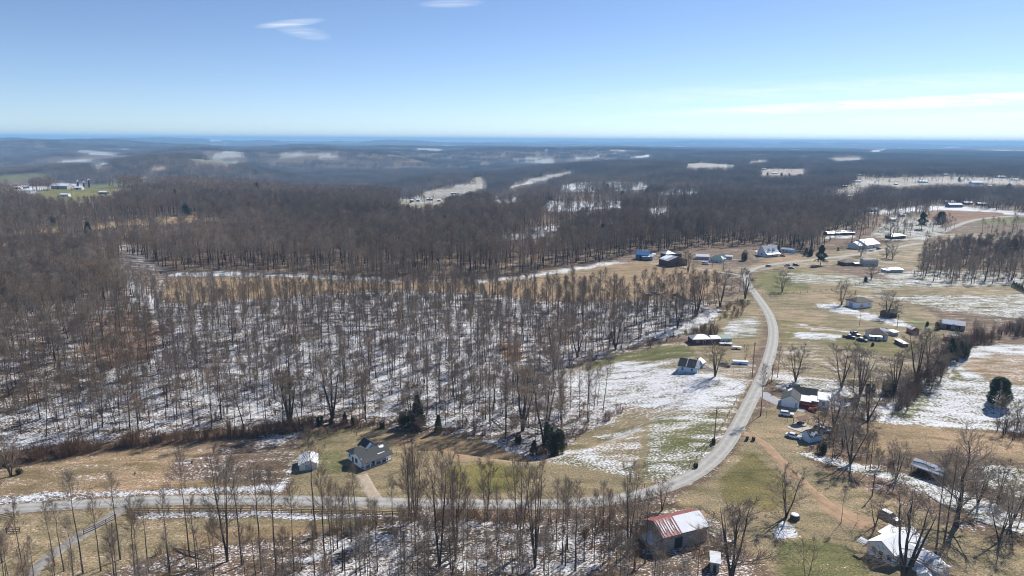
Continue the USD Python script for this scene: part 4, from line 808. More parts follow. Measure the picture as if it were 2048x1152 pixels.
# the tall thin trunks between us and the road
TALLONES = [(48, 1156, 1008), (109, 1131, 1010), (128, 1142, 1006), (166, 1146, 950), (202, 1142, 996), (241, 1119, 958), (270, 1156, 1005), (297, 1143, 1004), (340, 1145, 990), (379, 1110, 914), (429, 1143, 1034), (455, 1122, 914), (484, 1130, 928), (523, 1142, 936), (553, 1148, 950), (588, 1142, 970), (632, 1074, 868), (651, 1144, 944),
            (664, 1140, 975), (714, 1064, 938), (685, 1142, 990), (755, 1144, 1004), (786, 1062, 958), (818, 1040, 926), (822, 1044, 908), (832, 1040, 898), (879, 1142, 912), (884, 1038, 930), (911, 1120, 932), (932, 1044, 950), (974, 1038, 922), (994, 1120, 985), (1040, 1112, 925), (1070, 1135, 936), (1112, 1100, 965), (1130, 1070, 962), (1188, 1122, 990), (1256, 1108, 944), (1290, 1126, 985), (1268, 1140, 1000), (1150, 1142, 970), (70, 1175, 1080), (15, 1180, 1085)]
TB = at([(a, b) for a, b, _ in TALLONES])
def tall_label(a):
    k = np.searchsorted([255, 470, 600, 740, 850, 1000, 1150], a)
    return ('tall bare tree ' + ('beside the gravel drive at the bottom left', 'in front of the brown field and the plank fence', 'below the snowy corner of the brown field', 'in front of the white farmhouse and its shed', 'at the right end of the plank fence', 'in front of the lawn right of the farmhouse', 'at the bottom centre below the draw', 'between the road and the barn with the red roof')[k], 'tree')
for i, ((a, b_, top), b) in enumerate(zip(TALLONES, TB)):
    broad = a in (455, 822, 832, 879, 911, 1040, 1070, 974, 1256)
    plant(f'broad_tree_{i % 5}' if broad else f'slim_tree_{i % 9}', 'bare_tree', *tall_label(a), b, tall(b, top), tall_label(a)[0].replace('tall bare tree', 'tall bare trees'), wide=.62 if broad else .9)
taken = np.array([b[:2] for b in list(HB) + list(TB)])
def away(p, d): return np.array([np.min(np.hypot(*(taken - q[:2]).T)) > d for q in p])
def low_label(b, young):
    x_ = proj(b)[0]; k = np.searchsorted([280, 560, 800, 1050, 1280], x_)
    return (('small young bare tree ' if young else 'thin grey bare tree ') + ('at the bottom left beside the drive', 'at the bottom edge left of the snowy wood', 'at the left end of the snowy bottom wood', 'in the middle of the snowy bottom wood', 'in the dense right part of the snowy bottom wood', 'beside the barn with the red roof')[k], 'tree')
for P in (low, lowl):
    for i, b in enumerate(P[away(P, 1.6)]):
        young = RNG.uniform() < .35; H_ = RNG.uniform(6, 10) if young else RNG.uniform(11, 17)
        plant(f'young_tree_{i % 3}' if young else f'slim_tree_{i % 9}', 'bare_tree', *low_label(b, young), b, H_, low_label(b, young)[0].replace('bare tree', 'bare trees'))
THICKETS = [([(1775, 835), (1800, 792), (1850, 745), (1905, 695), (1960, 672), (2050, 655), (2050, 668), (1960, 690), (1900, 745), (1860, 785), (1812, 828)], 5.5, 'bare tree in the dark thicket along the right hand field', 'bare trees of the thicket along the field'),
            ([(1640, 895), (1665, 850), (1700, 860), (1760, 900), (1850, 935), (1790, 948), (1700, 928)], 6.0, 'bare tree in the thicket beside the snow strip', 'bare trees of the thicket beside the snow strip'), ([(1850, 965), (1960, 975), (2100, 1000), (2100, 1075), (1960, 1030)], 6.5, 'bare tree in the brushy belt near the right edge', 'bare trees of the brushy belt'),
            ([(1690, 800), (1745, 808), (1760, 840), (1720, 852), (1680, 836)], 6.0, 'small bare tree on the snow right of the ranch house', 'small bare trees right of the ranch house'), ([(1985, 850), (2060, 850), (2060, 895), (2010, 880)], 5.0, 'low bare tree at the right edge below the round evergreen', 'low bare trees at the right edge')]
for pts, sp_, lab, grp in THICKETS:
    zz = zone(pts, sp_)
    for i, b in enumerate(zz[away(zz, 2.0)]): plant(('young_tree_0', 'broad_tree_1', 'young_tree_2', 'broad_tree_3', 'young_tree_1')[i % 5], 'broad_bare_tree' if i % 2 else 'young_bare_tree', lab, 'tree', b, RNG.uniform(4.5, 10.5), grp)
count = sum(1 for p in stage.GetPrimAtPath('/World').GetChildren() if p.GetName().startswith('bare_tree'))
# the hillside wood: the nearest trees one by one, the rest as one wood
forest = forest[away(forest, 2.2)]
order = np.argsort(np.hypot(forest[:, 0], forest[:, 1])); forest = forest[order]
first = max(0, 298 - count)
for i, b in enumerate(forest[:first]):
    plant(f'slim_tree_{int(RNG.integers(9))}', 'bare_tree', 'slender bare tree at the foot of the snowy hillside wood', 'tree', b[:3], b[3], 'bare trees at the foot of the hillside wood')
rest = forest[first:]; n = len(rest); kinds_ = np.where(RNG.uniform(0, 1, n) < np.where(np.hypot(rest[:, 0], rest[:, 1]) > 430, .30, .14), RNG.integers(9, 13, n), RNG.integers(0, 9, n))
kk = rest[:, 3] / 20; wd = RNG.uniform(.72, 1.08, n) * np.where(np.hypot(rest[:, 0], rest[:, 1]) > 430, 1.55, 1.0)
instancer('forest', [[('trunk', t_, BARK), ('crown', c_, TWIG)] for t_, c_ in SLIM + WIDE[:4]], rest[:, :3] - [0, 0, .1], RNG.uniform(0, 6.28, n), np.stack([kk * wd, kk * wd, kk], 1) * np.where(kinds_ > 8, 1.0, 1.0)[:, None] * np.where((kinds_ > 8)[:, None], np.array([.95, .95, 1.12]), 1.0), kinds_, 'bare winter wood over the hillside and the plateau behind it', .045)
print('forest', n, 'single trees', count + first, flush=True)

# the far wood: stands of many trees
def stand(seed, size, nt, ntw, H):
    rg = np.random.default_rng(seed); m, tk = MB(), MB()
    for _ in range(nt):
        x0, y0 = rg.uniform(-size / 2, size / 2, 2); h = H * rg.uniform(.72, 1.12); r = h * rg.uniform(.16, .26)
        tk.tube((x0, y0, -1.5), (x0, y0, h * .8), .26, .1, 3, cap=False)
        a = rg.uniform(0, 6.28, ntw); u = rg.uniform(0, 1, ntw); zz = h * (.36 + .62 * u); q = r * np.sqrt(rg.uniform(.05, 1, ntw)) * np.sin(np.pi * np.clip(.12 + .80 * u, 0, 1)) ** .7
        c = np.stack([x0 + np.cos(a) * q, y0 + np.sin(a) * q, zz], 1)
        d = np.stack([np.cos(a) * .7, np.sin(a) * .7, rg.uniform(.5, 1.4, ntw)], 1) + rg.normal(0, .25, (ntw, 3)); d /= np.linalg.norm(d, axis=1, keepdims=True)
        L = rg.uniform(1.6, 3.6, ntw)[:, None] * h / 18; w = np.cross(d, rg.normal(size=(ntw, 3))); w /= np.linalg.norm(w, axis=1, keepdims=True); ww = rg.uniform(.10, .20, ntw)[:, None] * h / 18 * (56 / ntw) ** .5
        v = np.stack([c - w * ww, c + w * ww, c + d * L], 1).reshape(-1, 3); m.add(v, np.arange(3 * ntw).reshape(-1, 3))
    return tk.arrays(), m.arrays()
x, y = grid(-2900, 3000, 600, 3400, 27.); D = np.hypot(x, y); z = height(x, y); q = proj(np.stack([x, y, z], 1))
m = (D > 985) & (D < 3300) & (q[:, 0] > -200) & (q[:, 0] < 2250)
P1 = np.stack([x, y, z], 1)[m]; P1 = P1[clear_of_fields(P1, np.full(len(P1), 20.), .25)]
q = proj(P1); P1 = P1[~(inside(town, q[:, 0], q[:, 1]) & (RNG.uniform(0, 1, len(P1)) > .4))]
n = len(P1); instancer('far_forest', [[('trunk', a, BARK), ('crown', b, FARTWIG)] for a, b in (stand(400 + i, 30, 20, 56, 18) for i in range(6))], P1, RNG.choice([0, 1.5708, 3.1416, 4.7124], n), RNG.uniform(.85, 1.15, n), RNG.integers(0, 6, n), 'bare winter forest over the hills in the middle distance')
x, y = grid(-7600, 8200, 2500, 10000, 90.); D = np.hypot(x, y); z = height(x, y); q = proj(np.stack([x, y, z], 1))
m = (D > 3250) & (D < 9300) & (q[:, 0] > -150) & (q[:, 0] < 2200)
P2 = np.stack([x, y, z], 1)[m]; P2 = P2[clear_of_fields(P2, np.full(len(P2), 20.), .3)]
sp = meshkit.noise(np.stack([P2[:, 0] / 260, P2[:, 1] / 420, P2[:, 0] * 0], -1), 77); P2 = P2[~((sp > .86) & (np.hypot(P2[:, 0], P2[:, 1]) > 4500))]
n = len(P2); instancer('distant_forest', [[('trunk', a, BARK), ('crown', b, FARTWIG)] for a, b in (stand(500 + i, 98, 150, 16, 18) for i in range(4))], P2, RNG.choice([0, 1.5708, 3.1416, 4.7124], n), RNG.uniform(.9, 1.1, n), RNG.integers(0, 4, n), 'bare winter forest on the distant hills')
print('stands', len(P1), len(P2), flush=True)

# brush: thickets along the field edges
BR = [([(0, 935), (40, 912), (160, 898), (300, 882), (480, 868), (600, 856), (640, 852), (600, 868), (500, 872), (380, 882), (240, 900), (110, 918), (0, 940)], 1.5, 4.6), ([(-300, 965), (0, 905), (40, 912), (0, 940), (-300, 985)], 2.0, 4.2),
      ([(640, 850), (760, 842), (870, 858), (980, 872), (1000, 884), (880, 868), (760, 856), (650, 858)], 2.2, 2.6), ([(1060, 900), (1130, 872), (1180, 842), (1240, 812), (1260, 818), (1210, 850), (1140, 888), (1080, 912)], 2.6, 2.8),
      ([(640, 1062), (800, 1032), (960, 1030), (1160, 1034), (1300, 1030), (1320, 1050), (1280, 1120), (1100, 1058), (900, 1050), (780, 1052), (680, 1076)], 1.9, 2.8), ([(380, 1078), (480, 1072), (640, 1062), (660, 1078), (480, 1110), (330, 1150), (250, 1150), (320, 1105)], 3.0, 1.8),
      ([(1640, 900), (1700, 872), (1760, 905), (1850, 935), (1990, 980), (2080, 1000), (2080, 1050), (1990, 1000), (1850, 950), (1740, 926), (1660, 915)], 3.0, 2.6), ([(1770, 830), (1800, 790), (1850, 745), (1905, 690), (1980, 660), (2060, 650), (2060, 668), (1960, 690), (1905, 720), (1870, 765), (1820, 810), (1780, 838)], 2.6, 4.2),
      ([(1980, 840), (2060, 850), (2060, 890), (2010, 872)], 2.2, 3.2), ([(1300, 1080), (1330, 1110), (1400, 1120), (1440, 1090), (1450, 1070), (1400, 1085), (1330, 1095)], 2.2, 2.0), ([(1120, 735), (1160, 722), (1240, 700), (1320, 684), (1370, 660), (1376, 668), (1320, 692), (1240, 708), (1160, 732)], 3.0, 2.6),
      ([(1440, 612), (1480, 600), (1500, 608), (1480, 640), (1430, 640)], 3.0, 3.0), ([(1395, 944), (1445, 884), (1493, 796), (1500, 790), (1500, 798), (1452, 890), (1402, 950)], 1.6, 1.0), ([(1690, 800), (1740, 810), (1760, 840), (1720, 850), (1680, 832)], 2.6, 2.6), ([(1380, 664), (1420, 650), (1440, 660), (1430, 676), (1395, 676)], 2.6, 3.4)]
bp = np.vstack([np.column_stack([zone(pts, s_), np.full(1, h_).repeat(len(zz))]) if False else np.column_stack([zz, RNG.uniform(.6, 1.15, len(zz)) * h_]) for pts, s_, h_ in BR for zz in (zone(pts, s_),)])
und = near[RNG.uniform(0, 1, len(near)) < .35]; und = np.column_stack([und[:, :3] + RNG.normal(0, 2.4, (len(und), 3)) * [1, 1, 0], RNG.uniform(1.5, 4.5, len(und))]); und[:, 2] = height(und[:, 0], und[:, 1])
lo2 = np.vstack([low, lowl[: len(lowl) // 2]]); lo2 = np.column_stack([lo2 + RNG.normal(0, 2.4, (len(lo2), 3)) * [1, 1, 0], RNG.uniform(1., 2.6, len(lo2))]); lo2[:, 2] = height(lo2[:, 0], lo2[:, 1])
g_ = fbm2(bp[:, 0], bp[:, 1], 11., 83, 3); bp[:, 3] *= np.clip(1 + 1.8 * g_, .35, 1.35); bp = bp[RNG.uniform(0, 1, len(bp)) > .30 - 1.6 * g_]
bp = np.vstack([bp, und, lo2]); bp = bp[~shapely.contains_xy(shapely.LineString(road_c[:, :2]).buffer(4.2), bp[:, 0], bp[:, 1])]; n = len(bp)
instancer('brush', [[('stems', shrub(600 + i, 3.0, 24, 1.5), BRUSH)] for i in range(5)], bp[:, :3], RNG.uniform(0, 6.28, n), bp[:, 3] / 3.0, RNG.integers(0, 5, n), 'brown leafless brush along the wood edges and on the wood floor')

# ------------------------------------------------------------------ buildings
class Local:
    """a thing's own frame: x along its front from A to B, y away from us"""
    def __init__(self, A, B, name, label, cat, group=None, sink=0.0):
        a, b = at([A, B]); d = b - a; self.L = float(math.hypot(d[0], d[1])); self.rz = math.atan2(d[1], d[0]); self.z = float(min(a[2], b[2])) - sink
        self.path = thing(name, label, cat, (a[0], a[1], self.z), self.rz, group)
    def part(self, name, mb, m, label=None, parent=None): return mb.build(name, m, parent or self.path, label)
def roof_plane(t, bl, side, u0, u1, v0, v1, dz, rg, wob=.12, thick=.05):
    """a sheet of snow on a roof: side 0/1 = first/second slope, u along the ridge, v from eave to ridge"""
    x0, x1, y0, y1, h, rise, o = bl['x0'], bl['x1'], bl['y0'], bl['y1'], bl['h'], bl['rise'], bl.get('over', .35)
    along_x = bl['ridge'] in ('x', 'hip')
    a0, a1 = (x0 - o, x1 + o) if along_x else (y0 - o, y1 + o); b0, b1 = (y0, y1) if along_x else (x0, x1); rm = bl.get('ridge_at', .5); br = b0 + (b1 - b0) * rm
    if bl['ridge'] == 'shed': br = b1; a0, a1, along_x = x0 - o, x1 + o, True
    run = (br - b0) if side == 0 else (b1 - br); drop = o * rise / max(run, .1)
    n = 9; us = np.linspace(u0, u1, n); pts = []
    for u, lowv, highv in zip(us, v0 + wob * rg.uniform(-.5, 1, n) * (v0 > .02), v1 - wob * rg.uniform(-.5, 1, n) * (v1 < .98)):
        for v in (lowv, highv):
            a = a0 + (a1 - a0) * u; b = (b0 - o + (br - b0 + o) * v) if side == 0 else (b1 + o + (br - b1 - o) * v)
            z = h - drop + (rise + drop) * v + dz + .17
            pts.append((a, b, z) if along_x else (b, a, z))
    v = np.array(pts); top = v + [0, 0, thick]; f = []; N = len(v)
    for i in range(n - 1):
        k = 2 * i; q = (k, k + 2, k + 3, k + 1)
        f += [(q[0] + N, q[1] + N, q[2] + N), (q[0] + N, q[2] + N, q[3] + N)]
        f += [(k, k + 2, k + 2 + N), (k, k + 2 + N, k + N), (k + 3, k + 1, k + 1 + N), (k + 3, k + 1 + N, k + 3 + N)]
    f += [(0, N, 1 + N), (0, 1 + N, 1), (N - 2, N - 1, 2 * N - 1), (N - 2, 2 * N - 1, 2 * N - 2)]
    tm = trimesh.Trimesh(np.vstack([v, top]), f, process=False); tm.fix_normals(); return MB().add(tm.vertices, tm.faces)
def wallset(t, bl, name='wall'):
    x0, x1, y0, y1, h, rise, ridge = bl['x0'], bl['x1'], bl['y0'], bl['y1'], bl['h'], bl['rise'], bl['ridge']; b = MB(); g = bl.get('z0', -.6); rm = bl.get('ridge_at', .5)
    if bl.get('open'):
        for px_ in np.linspace(x0 + .12, x1 - .12, bl['open']):
            for py_ in (y0 + .12, y1 - .12): MB().box(px_ - .09, px_ + .09, py_ - .09, py_ + .09, g, h).build('post', bl['wall'], t.path)
        return
    if ridge == 'x': b.prism([(y0, g), (y1, g), (y1, h), (y0 + (y1 - y0) * rm, h + rise), (y0, h)], x0, x1, 'x')
    elif ridge == 'y': b.prism([(x0, g), (x1, g), (x1, h), (x0 + (x1 - x0) * rm, h + rise), (x0, h)], y0, y1, 'y')
    elif ridge == 'shed': b.prism([(y0, g), (y1, g), (y1, h + rise), (y0, h)], x0, x1, 'x')
    else: b.box(x0, x1, y0, y1, g, h)
    t.part(name, b, bl['wall'])
def roofset(t, bl, rg):
    x0, x1, y0, y1, h, rise, ridge = bl['x0'], bl['x1'], bl['y0'], bl['y1'], bl['h'], bl['rise'], bl['ridge']; o = bl.get('over', .35); th = .14; b = MB(); rm = bl.get('ridge_at', .5)
    lo, hi = ((y0, y1) if ridge == 'x' else (x0, x1)); c = lo + (hi - lo) * rm; ax = 'x' if ridge == 'x' else 'y'; e0, e1 = (x0 - o, x1 + o) if ridge == 'x' else (y0 - o, y1 + o)
    if ridge in ('x', 'y'):
        d0, d1 = o * rise / (c - lo), o * rise / (hi - c)
        b.prism([(lo - o, h - d0 + .02), (c, h + rise + .02), (c, h + rise + th + .02), (lo - o, h - d0 + th + .02)], e0, e1, ax)
        b.prism([(c, h + rise + .02), (hi + o, h - d1 + .02), (hi + o, h - d1 + th + .02), (c, h + rise + th + .02)], e0, e1, ax)
    elif ridge == 'shed':
        d = o * rise / (y1 - y0); b.prism([(y0 - o, h - d + .02), (y1 + o, h + rise + d + .02), (y1 + o, h + rise + d + th), (y0 - o, h - d + th)], x0 - o, x1 + o, 'x')
    else:
        iy = (y1 - y0) / 2 + o; ix = min(iy, (x1 - x0) / 2 + o - .2)
        b.hull([(x, y, z) for x in (x0 - o, x1 + o) for y in (y0 - o, y1 + o) for z in (h - .06, h + .08)] + [(x0 - o + ix, (y0 + y1) / 2, h + rise + .08), (x1 + o - ix, (y0 + y1) / 2, h + rise + .08)])
    rp = t.part('roof', b, bl['roof'], bl.get('roof_label'))
    for k in range(bl.get('ribs', 0)):          # standing seams
        for sd in (0, 1):
            u = (k + .5) / bl['ribs']; roof_plane(t, bl, sd, u - .004, u + .004, 0, 1, -.02, rg, 0, .07).build('seam', bl['roof'], rp)
    for sn in bl.get('snow', []): roof_plane(t, bl, *sn[:5], .0 if not bl.get('ribs') else .045, rg, *(sn[5:] or ())).build('snow_patch', SNOW, rp)
    if 'chimney' in bl:
        cx, cy, ch = bl['chimney']; MB().box(cx - .35, cx + .35, cy - .3, cy + .3, h, ch).build('chimney', BRICK, rp)
    for vx, vy, vz in bl.get('vents', []): MB().tube((vx, vy, vz - .5), (vx, vy, vz), .12, .12, 6).build('vent_pipe', PLASTIC, rp)
def opening(t, face, bl, u, z, w, h, kind_='window', frame=TRIM, pane=GLASS):
    x0, x1, y0, y1 = bl['x0'], bl['x1'], bl['y0'], bl['y1']
    def bx(w_, z0, z1, d):
        if face == 'front': return MB().box(x0 + u - w_, x0 + u + w_, y0 - d, y0 - .003, z0, z1)
        if face == 'back': return MB().box(x0 + u - w_, x0 + u + w_, y1 + .003, y1 + d, z0, z1)
        if face == 'left': return MB().box(x0 - d, x0 - .003, y0 + u - w_, y0 + u + w_, z0, z1)
        return MB().box(x1 + .003, x1 + d, y0 + u - w_, y0 + u + w_, z0, z1)
    p = t.part(kind_, bx(w / 2 + .09, z - .09, z + h + .09, .05), frame)
    if kind_ == 'window': bx(w / 2, z, z + h / 2 - .03, .07).build('pane', pane, p); bx(w / 2, z + h / 2 + .03, z + h, .07).build('pane', pane, p)
    else: bx(w / 2, z, z + h, .08).build('door_leaf', pane, p)
def house(name, label, cat, A, B, blocks, openings=(), group=None, sink=0.0, extra=None, span=None):
    rg = np.random.default_rng(sum(map(ord, label))); t = Local(A, B, name, label, cat, group, sink)
    k = t.L / (span or blocks[0]['x1'] - blocks[0]['x0']); UsdGeom.Xform(stage.GetPrimAtPath(t.path)).AddScaleOp().Set(Gf.Vec3f(k, k, k ** .45)); t.L /= k
    for bl in blocks:
        wallset(t, bl); roofset(t, bl, rg)
    for o in openings: opening(t, o[0], blocks[o[1]], *o[2:])
    if extra: extra(t)
    return t
def B_(x0, x1, y0, y1, h, ridge, rise, wall, roof, **k): return dict(x0=x0, x1=x1, y0=y0, y1=y1, h=h, ridge=ridge, rise=rise, wall=wall, roof=roof, **k)
W_, D_ = 'window', 'door'

# the farmhouse with the porch
def farm_extra(t):
    for k, x in enumerate(np.linspace(.3, t.L - .3, 6)): t.part('porch_post', MB().box(x - .09, x + .09, .05, .23, 0, 2.25), TRIM)
    t.part('porch_floor', MB().box(0, t.L, 0, 2.09, -.4, .3), GREYWALL)
    t.part('porch_rail', MB().box(t.L * .55, t.L - .4, .07, .15, 1.1, 1.2), TRIM)
    t.part('porch_roof', MB().prism([(-.35, 2.12), (1.72, 2.62), (1.72, 2.76), (-.35, 2.26)], -.35, t.L + .35, 'x'), SHINGLE)
    t.part('porch_bench', MB().box(t.L - 3.5, t.L - 1.5, .6, 1.2, .3, 1.0), DARKDOOR)
Lf = 11.6
house('farmhouse', 'white farmhouse with dark grey roofs and a posted porch beside the brown field', 'house', (729, 941), (785, 920),
      [B_(0, Lf, 2.1, 8.0, 2.75, 'x', 1.5, WHITE, SHINGLE, snow=[(0, .74, .90, .60, .86, .1), (0, .58, .72, .03, .12, .03), (0, .74, .82, .04, .12, .03), (0, .03, .06, .1, .18, .03), (1, .95, 1.0, .4, .98)], vents=[(4, 4.5, 4.4), (9, 6.2, 4.4)]),
       B_(.5, 6.0, 7.95, 12.0, 2.7, 'hip', 1.2, WHITE, SHINGLE), B_(6.1, 11.0, 7.9, 13.5, 2.7, 'y', 1.7, WHITE, DKSHINGLE, snow=[(0, .0, .22, .05, .9, .1)])],
      [('left', 0, 3.0, 1.0, 1.5, 1.3), ('left', 0, 5.3, .1, 1.0, 2.1, D_, TRIM, DARKDOOR), ('left', 1, 2.5, 1.1, 1.0, 1.1), ('front', 0, 2.2, .9, 1.2, 1.4), ('front', 0, 4.9, .1, 1.0, 2.1, D_, TRIM, DARKDOOR), ('front', 0, 7.2, .9, 1.2, 1.4), ('front', 0, 9.8, .9, 1.2, 1.4)], extra=farm_extra)
house('storage_shed', 'white gabled storage shed on the lawn left of the farmhouse', 'shed', (599, 942), (635, 938), [B_(0, 5.4, 0, 6.6, 1.9, 'y', 1.15, PALE, WHITEROOF, ribs=6)], [('front', 0, 2.7, .1, 2.0, 1.7, D_, TRIM, GREYWALL), ('right', 0, 3.5, .8, .8, .8)])
def barn_extra(t):
    t.part('lean_to', MB().prism([(4.6, -.4), (9.0, -.4), (9.0, 1.8), (4.6, 2.6)], -3.2, -.02, 'y') if False else MB().box(-3.0, -.03, 1.0, 5.0, -.5, 2.2), OLDWOOD)
    t.part('lean_to_roof', MB().prism([(-3.4, 2.1), (-.04, 2.9), (-.04, 3.02), (-3.4, 2.22)], .7, 5.3, 'y'), TINROOF)
house('barn', 'old grey barn with a red metal roof half under snow', 'barn', (1326, 1104), (1413, 1082), [B_(0, 13.2, 0, 8.4, 4.0, 'x', 1.9, OLDWOOD, REDROOF, ribs=14, over=.45, roof_label='red metal roof with a sheet of snow on the near slope', snow=[(0, .40, .995, .01, .98, .02)] + [(0, .04 + .05 * i, .065 + .05 * i, .10 + .11 * (i % 3), .95 - .16 * (i % 3), .2) for i in range(7)])],
      [('front', 0, 11.4, 2.2, .9, .9, W_, OLDWOOD, PLASTIC), ('front', 0, 4.5, .1, 2.4, 2.8, D_, OLDWOOD, PLASTIC), ('left', 0, 4.2, .1, 2.6, 2.9, D_, OLDWOOD, PLASTIC)], extra=barn_extra)
house('small_shed', 'small grey shed with a flat snow covered roof at the bottom edge', 'shed', (1420, 1143), (1438, 1146), [B_(0, 2.6, 0, 4.6, 2.6, 'shed', .5, OLDWOOD, TINROOF, snow=[(0, .03, .97, .02, .98, .02)])], [('front', 0, 1.3, .1, .9, 1.9, D_, OLDWOOD, PLASTIC)])
def white_extra(t):
    t.part('air_conditioner', MB().box(1.5, 2.1, -.55, -.04, 1.2, 1.7), PALE); t.part('door_step', MB().box(3.1, 4.7, -1.3, -.03, -.5, .12), CONCRETE)
    t.part('stove_pipe', MB().tube((9, 7, 4), (9, 7, 5.6), .14, .14, 8), STEEL)
house('cottage', 'white cottage with snow covered roofs at the bottom right', 'house', (1733, 1104), (1787, 1134),
      [B_(0, 7.4, 0, 13.0, 2.9, 'y', 1.9, WHITE, TINROOF, snow=[(0, 0, 1, .02, 1, .05), (1, 0, 1, .02, 1, .05)]), B_(7.35, 12.6, 3.0, 10.0, 2.5, 'x', 1.3, PALE, TINROOF, snow=[(0, 0, .95, .02, .98, .08), (1, 0, 1, .02, .98, .1)]), B_(12.65, 16.2, 4.2, 8.8, 2.2, 'x', .7, GREYWALL, TINROOF, snow=[(0, .3, .9, .05, .9, .2), (1, 0, .9, .1, .9, .2)]), B_(-1.6, -.03, 7.5, 12.2, 2.5, 'shed', .5, PALE, TINROOF, snow=[(0, 0, 1, .02, .98, .03)])],
      [('front', 0, 1.8, 1.0, 1.0, 1.2), ('front', 0, 3.8, .1, 1.0, 2.1, D_, TRIM, DARKDOOR), ('front', 0, 6.1, 1.0, 1.1, 1.3), ('front', 1, 3.0, .9, 1.0, 1.2), ('right', 0, 1.6, .9, .9, 1.2)], extra=white_extra)
house('lean_shed', 'low grey outbuilding with a snowy roof at the end of the cottage', 'shed', (1868, 1148), (1890, 1146), [B_(0, 3.4, 0, 3.8, 2.0, 'shed', .35, GREYWALL, TINROOF, snow=[(0, .05, .95, .1, .95, .15)])], [('front', 0, 1.6, .1, .9, 1.7, D_, OLDWOOD, PLASTIC)])
house('garden_shed', 'little gabled shed with snow on its roof at the very bottom edge', 'shed', (1835, 1160), (1862, 1166), [B_(0, 4.0, 0, 4.0, 1.6, 'y', 1.0, PALE, TINROOF, snow=[(0, .05, .95, .05, .95, .1), (1, .1, .9, .1, .9, .15)])])
house('open_shed', 'open sided shed with a tin roof half covered by snow on the right', 'shed', (1821, 944), (1882, 966), [B_(0, 11.5, 0, 6.2, 2.6, 'x', 1.5, BROWNWOOD, TINROOF, ribs=10, open=4, snow=[(0, 0, 1, .02, .22, .08), (0, 0, .75, .62, 1, .1), (1, 0, .7, .1, 1, .2), (0, .70, .98, .35, .95, .3)])],
      extra=lambda t: (t.part('back_wall', MB().box(0, 11.5, 6.0, 6.1, -.4, 2.6), BROWNWOOD), t.part('side_wall', MB().box(11.3, 11.4, .2, 5.9, -.4, 2.6), BROWNWOOD)))
house('ranch_house', 'long white ranch house with grey shingles and white lean-to roofs beside the road', 'house', (1562, 812), (1597, 818),
      [B_(0, 6.6, 0, 9.0, 2.9, 'y', 1.9, WHITE, SHINGLE, snow=[(0, .72, 1, .55, .98, .1)]), B_(2.0, 12.5, 9.02, 15.5, 2.9, 'x', 1.9, WHITE, SHINGLE, vents=[(4, 11, 4.4), (6.5, 11, 4.4), (9, 11, 4.4)], snow=[(1, 0, .35, .75, 1, .05), (1, .9, 1, .1, .95, .1)]), B_(6.62, 10.6, 3.2, 9.0, 2.3, 'shed', .5, BRICK, WHITEROOF, snow=[(0, .02, .98, .02, .98, .06)]), B_(10.65, 13.4, 4.5, 9.0, 2.5, 'shed', .5, BRICK, WHITEROOF, snow=[(0, .02, .98, .02, .98, .06)]), B_(13.45, 17.6, 6.0, 15.0, 2.9, 'x', .7, WHITE, WHITEROOF, snow=[(0, .03, .97, .05, .98, .06), (1, .03, .97, .05, .98, .06)]), B_(1.0, 5.5, 15.52, 19.0, 2.6, 'x', 1.2, WHITE, SHINGLE, snow=[(0, 0, .5, .3, .9, .2), (1, .1, .8, .1, .95, .2)])],
      [('front', 0, 5.6, .1, 1.0, 2.1, D_, TRIM, GREYWALL), ('right', 0, 1.5, .8, 1.0, 1.3), ('front', 4, 2.0, .9, 1.0, 1.2)],
      extra=lambda t: (t.part('red_deck', MB().box(7.5, 13.4, 1.2, 3.15, -.4, .8), REDWOOD), [t.part('deck_rail', MB().box(7.6 + k * .9, 7.7 + k * .9, 1.2, 1.3, .8, 1.7), REDWOOD) for k in range(7)], t.part('deck_rail', MB().box(7.5, 13.4, 1.18, 1.32, 1.7, 1.8), REDWOOD), t.part('deck_stair', MB().prism([(10.2, -.5), (13.3, .8), (13.3, 1.8), (10.2, .5)], -.4, 1.15, 'y'), REDWOOD)))
house('gabled_shed', 'small pale blue gabled shed beside the white sedan', 'shed', (1603, 878), (1619, 886), [B_(0, 2.9, 0, 5.0, 2.1, 'y', 1.4, BLUEWALL, BROWNSH, snow=[(1, .1, .6, .1, .5, .3)])], [('front', 0, 1.4, .1, 1.1, 1.9, D_, TRIM, PALE)])
def blue_extra(t):
    t.part('air_conditioner', MB().box(1.6, 2.7, -.8, -.05, -.3, .75), PALE); t.part('air_conditioner', MB().box(3.0, 4.1, -.8, -.05, -.3, .75), PALE)
    t.part('rear_deck', MB().box(8.6, 10.6, 1.0, 5.5, -.4, .6), BROWNWOOD)
house('blue_house', 'pale blue house with a grey roof on the snowy field', 'house', (1356, 744), (1394, 746), [B_(0, 8.4, 0, 7.2, 3.0, 'x', 2.3, BLUEWALL, SHINGLE, chimney=(7.0, 5.6, 6.0), snow=[(0, .40, .43, .02, 1, .0), (0, .86, 1, .0, 1, .1), (1, 0, 1, .1, 1, .1)]), B_(4.8, 9.2, 7.22, 11.5, 2.8, 'y', 1.5, BLUEWALL, SHINGLE, snow=[(1, 0, 1, .05, 1, .08), (0, 0, 1, .05, 1, .08)])],
      [('front', 0, 1.9, 1.2, 1.0, 1.3), ('front', 0, 6.1, 1.2, 1.0, 1.3), ('right', 0, 2.2, .1, 1.0, 2.1, D_, TRIM, DARKDOOR)], extra=blue_extra)
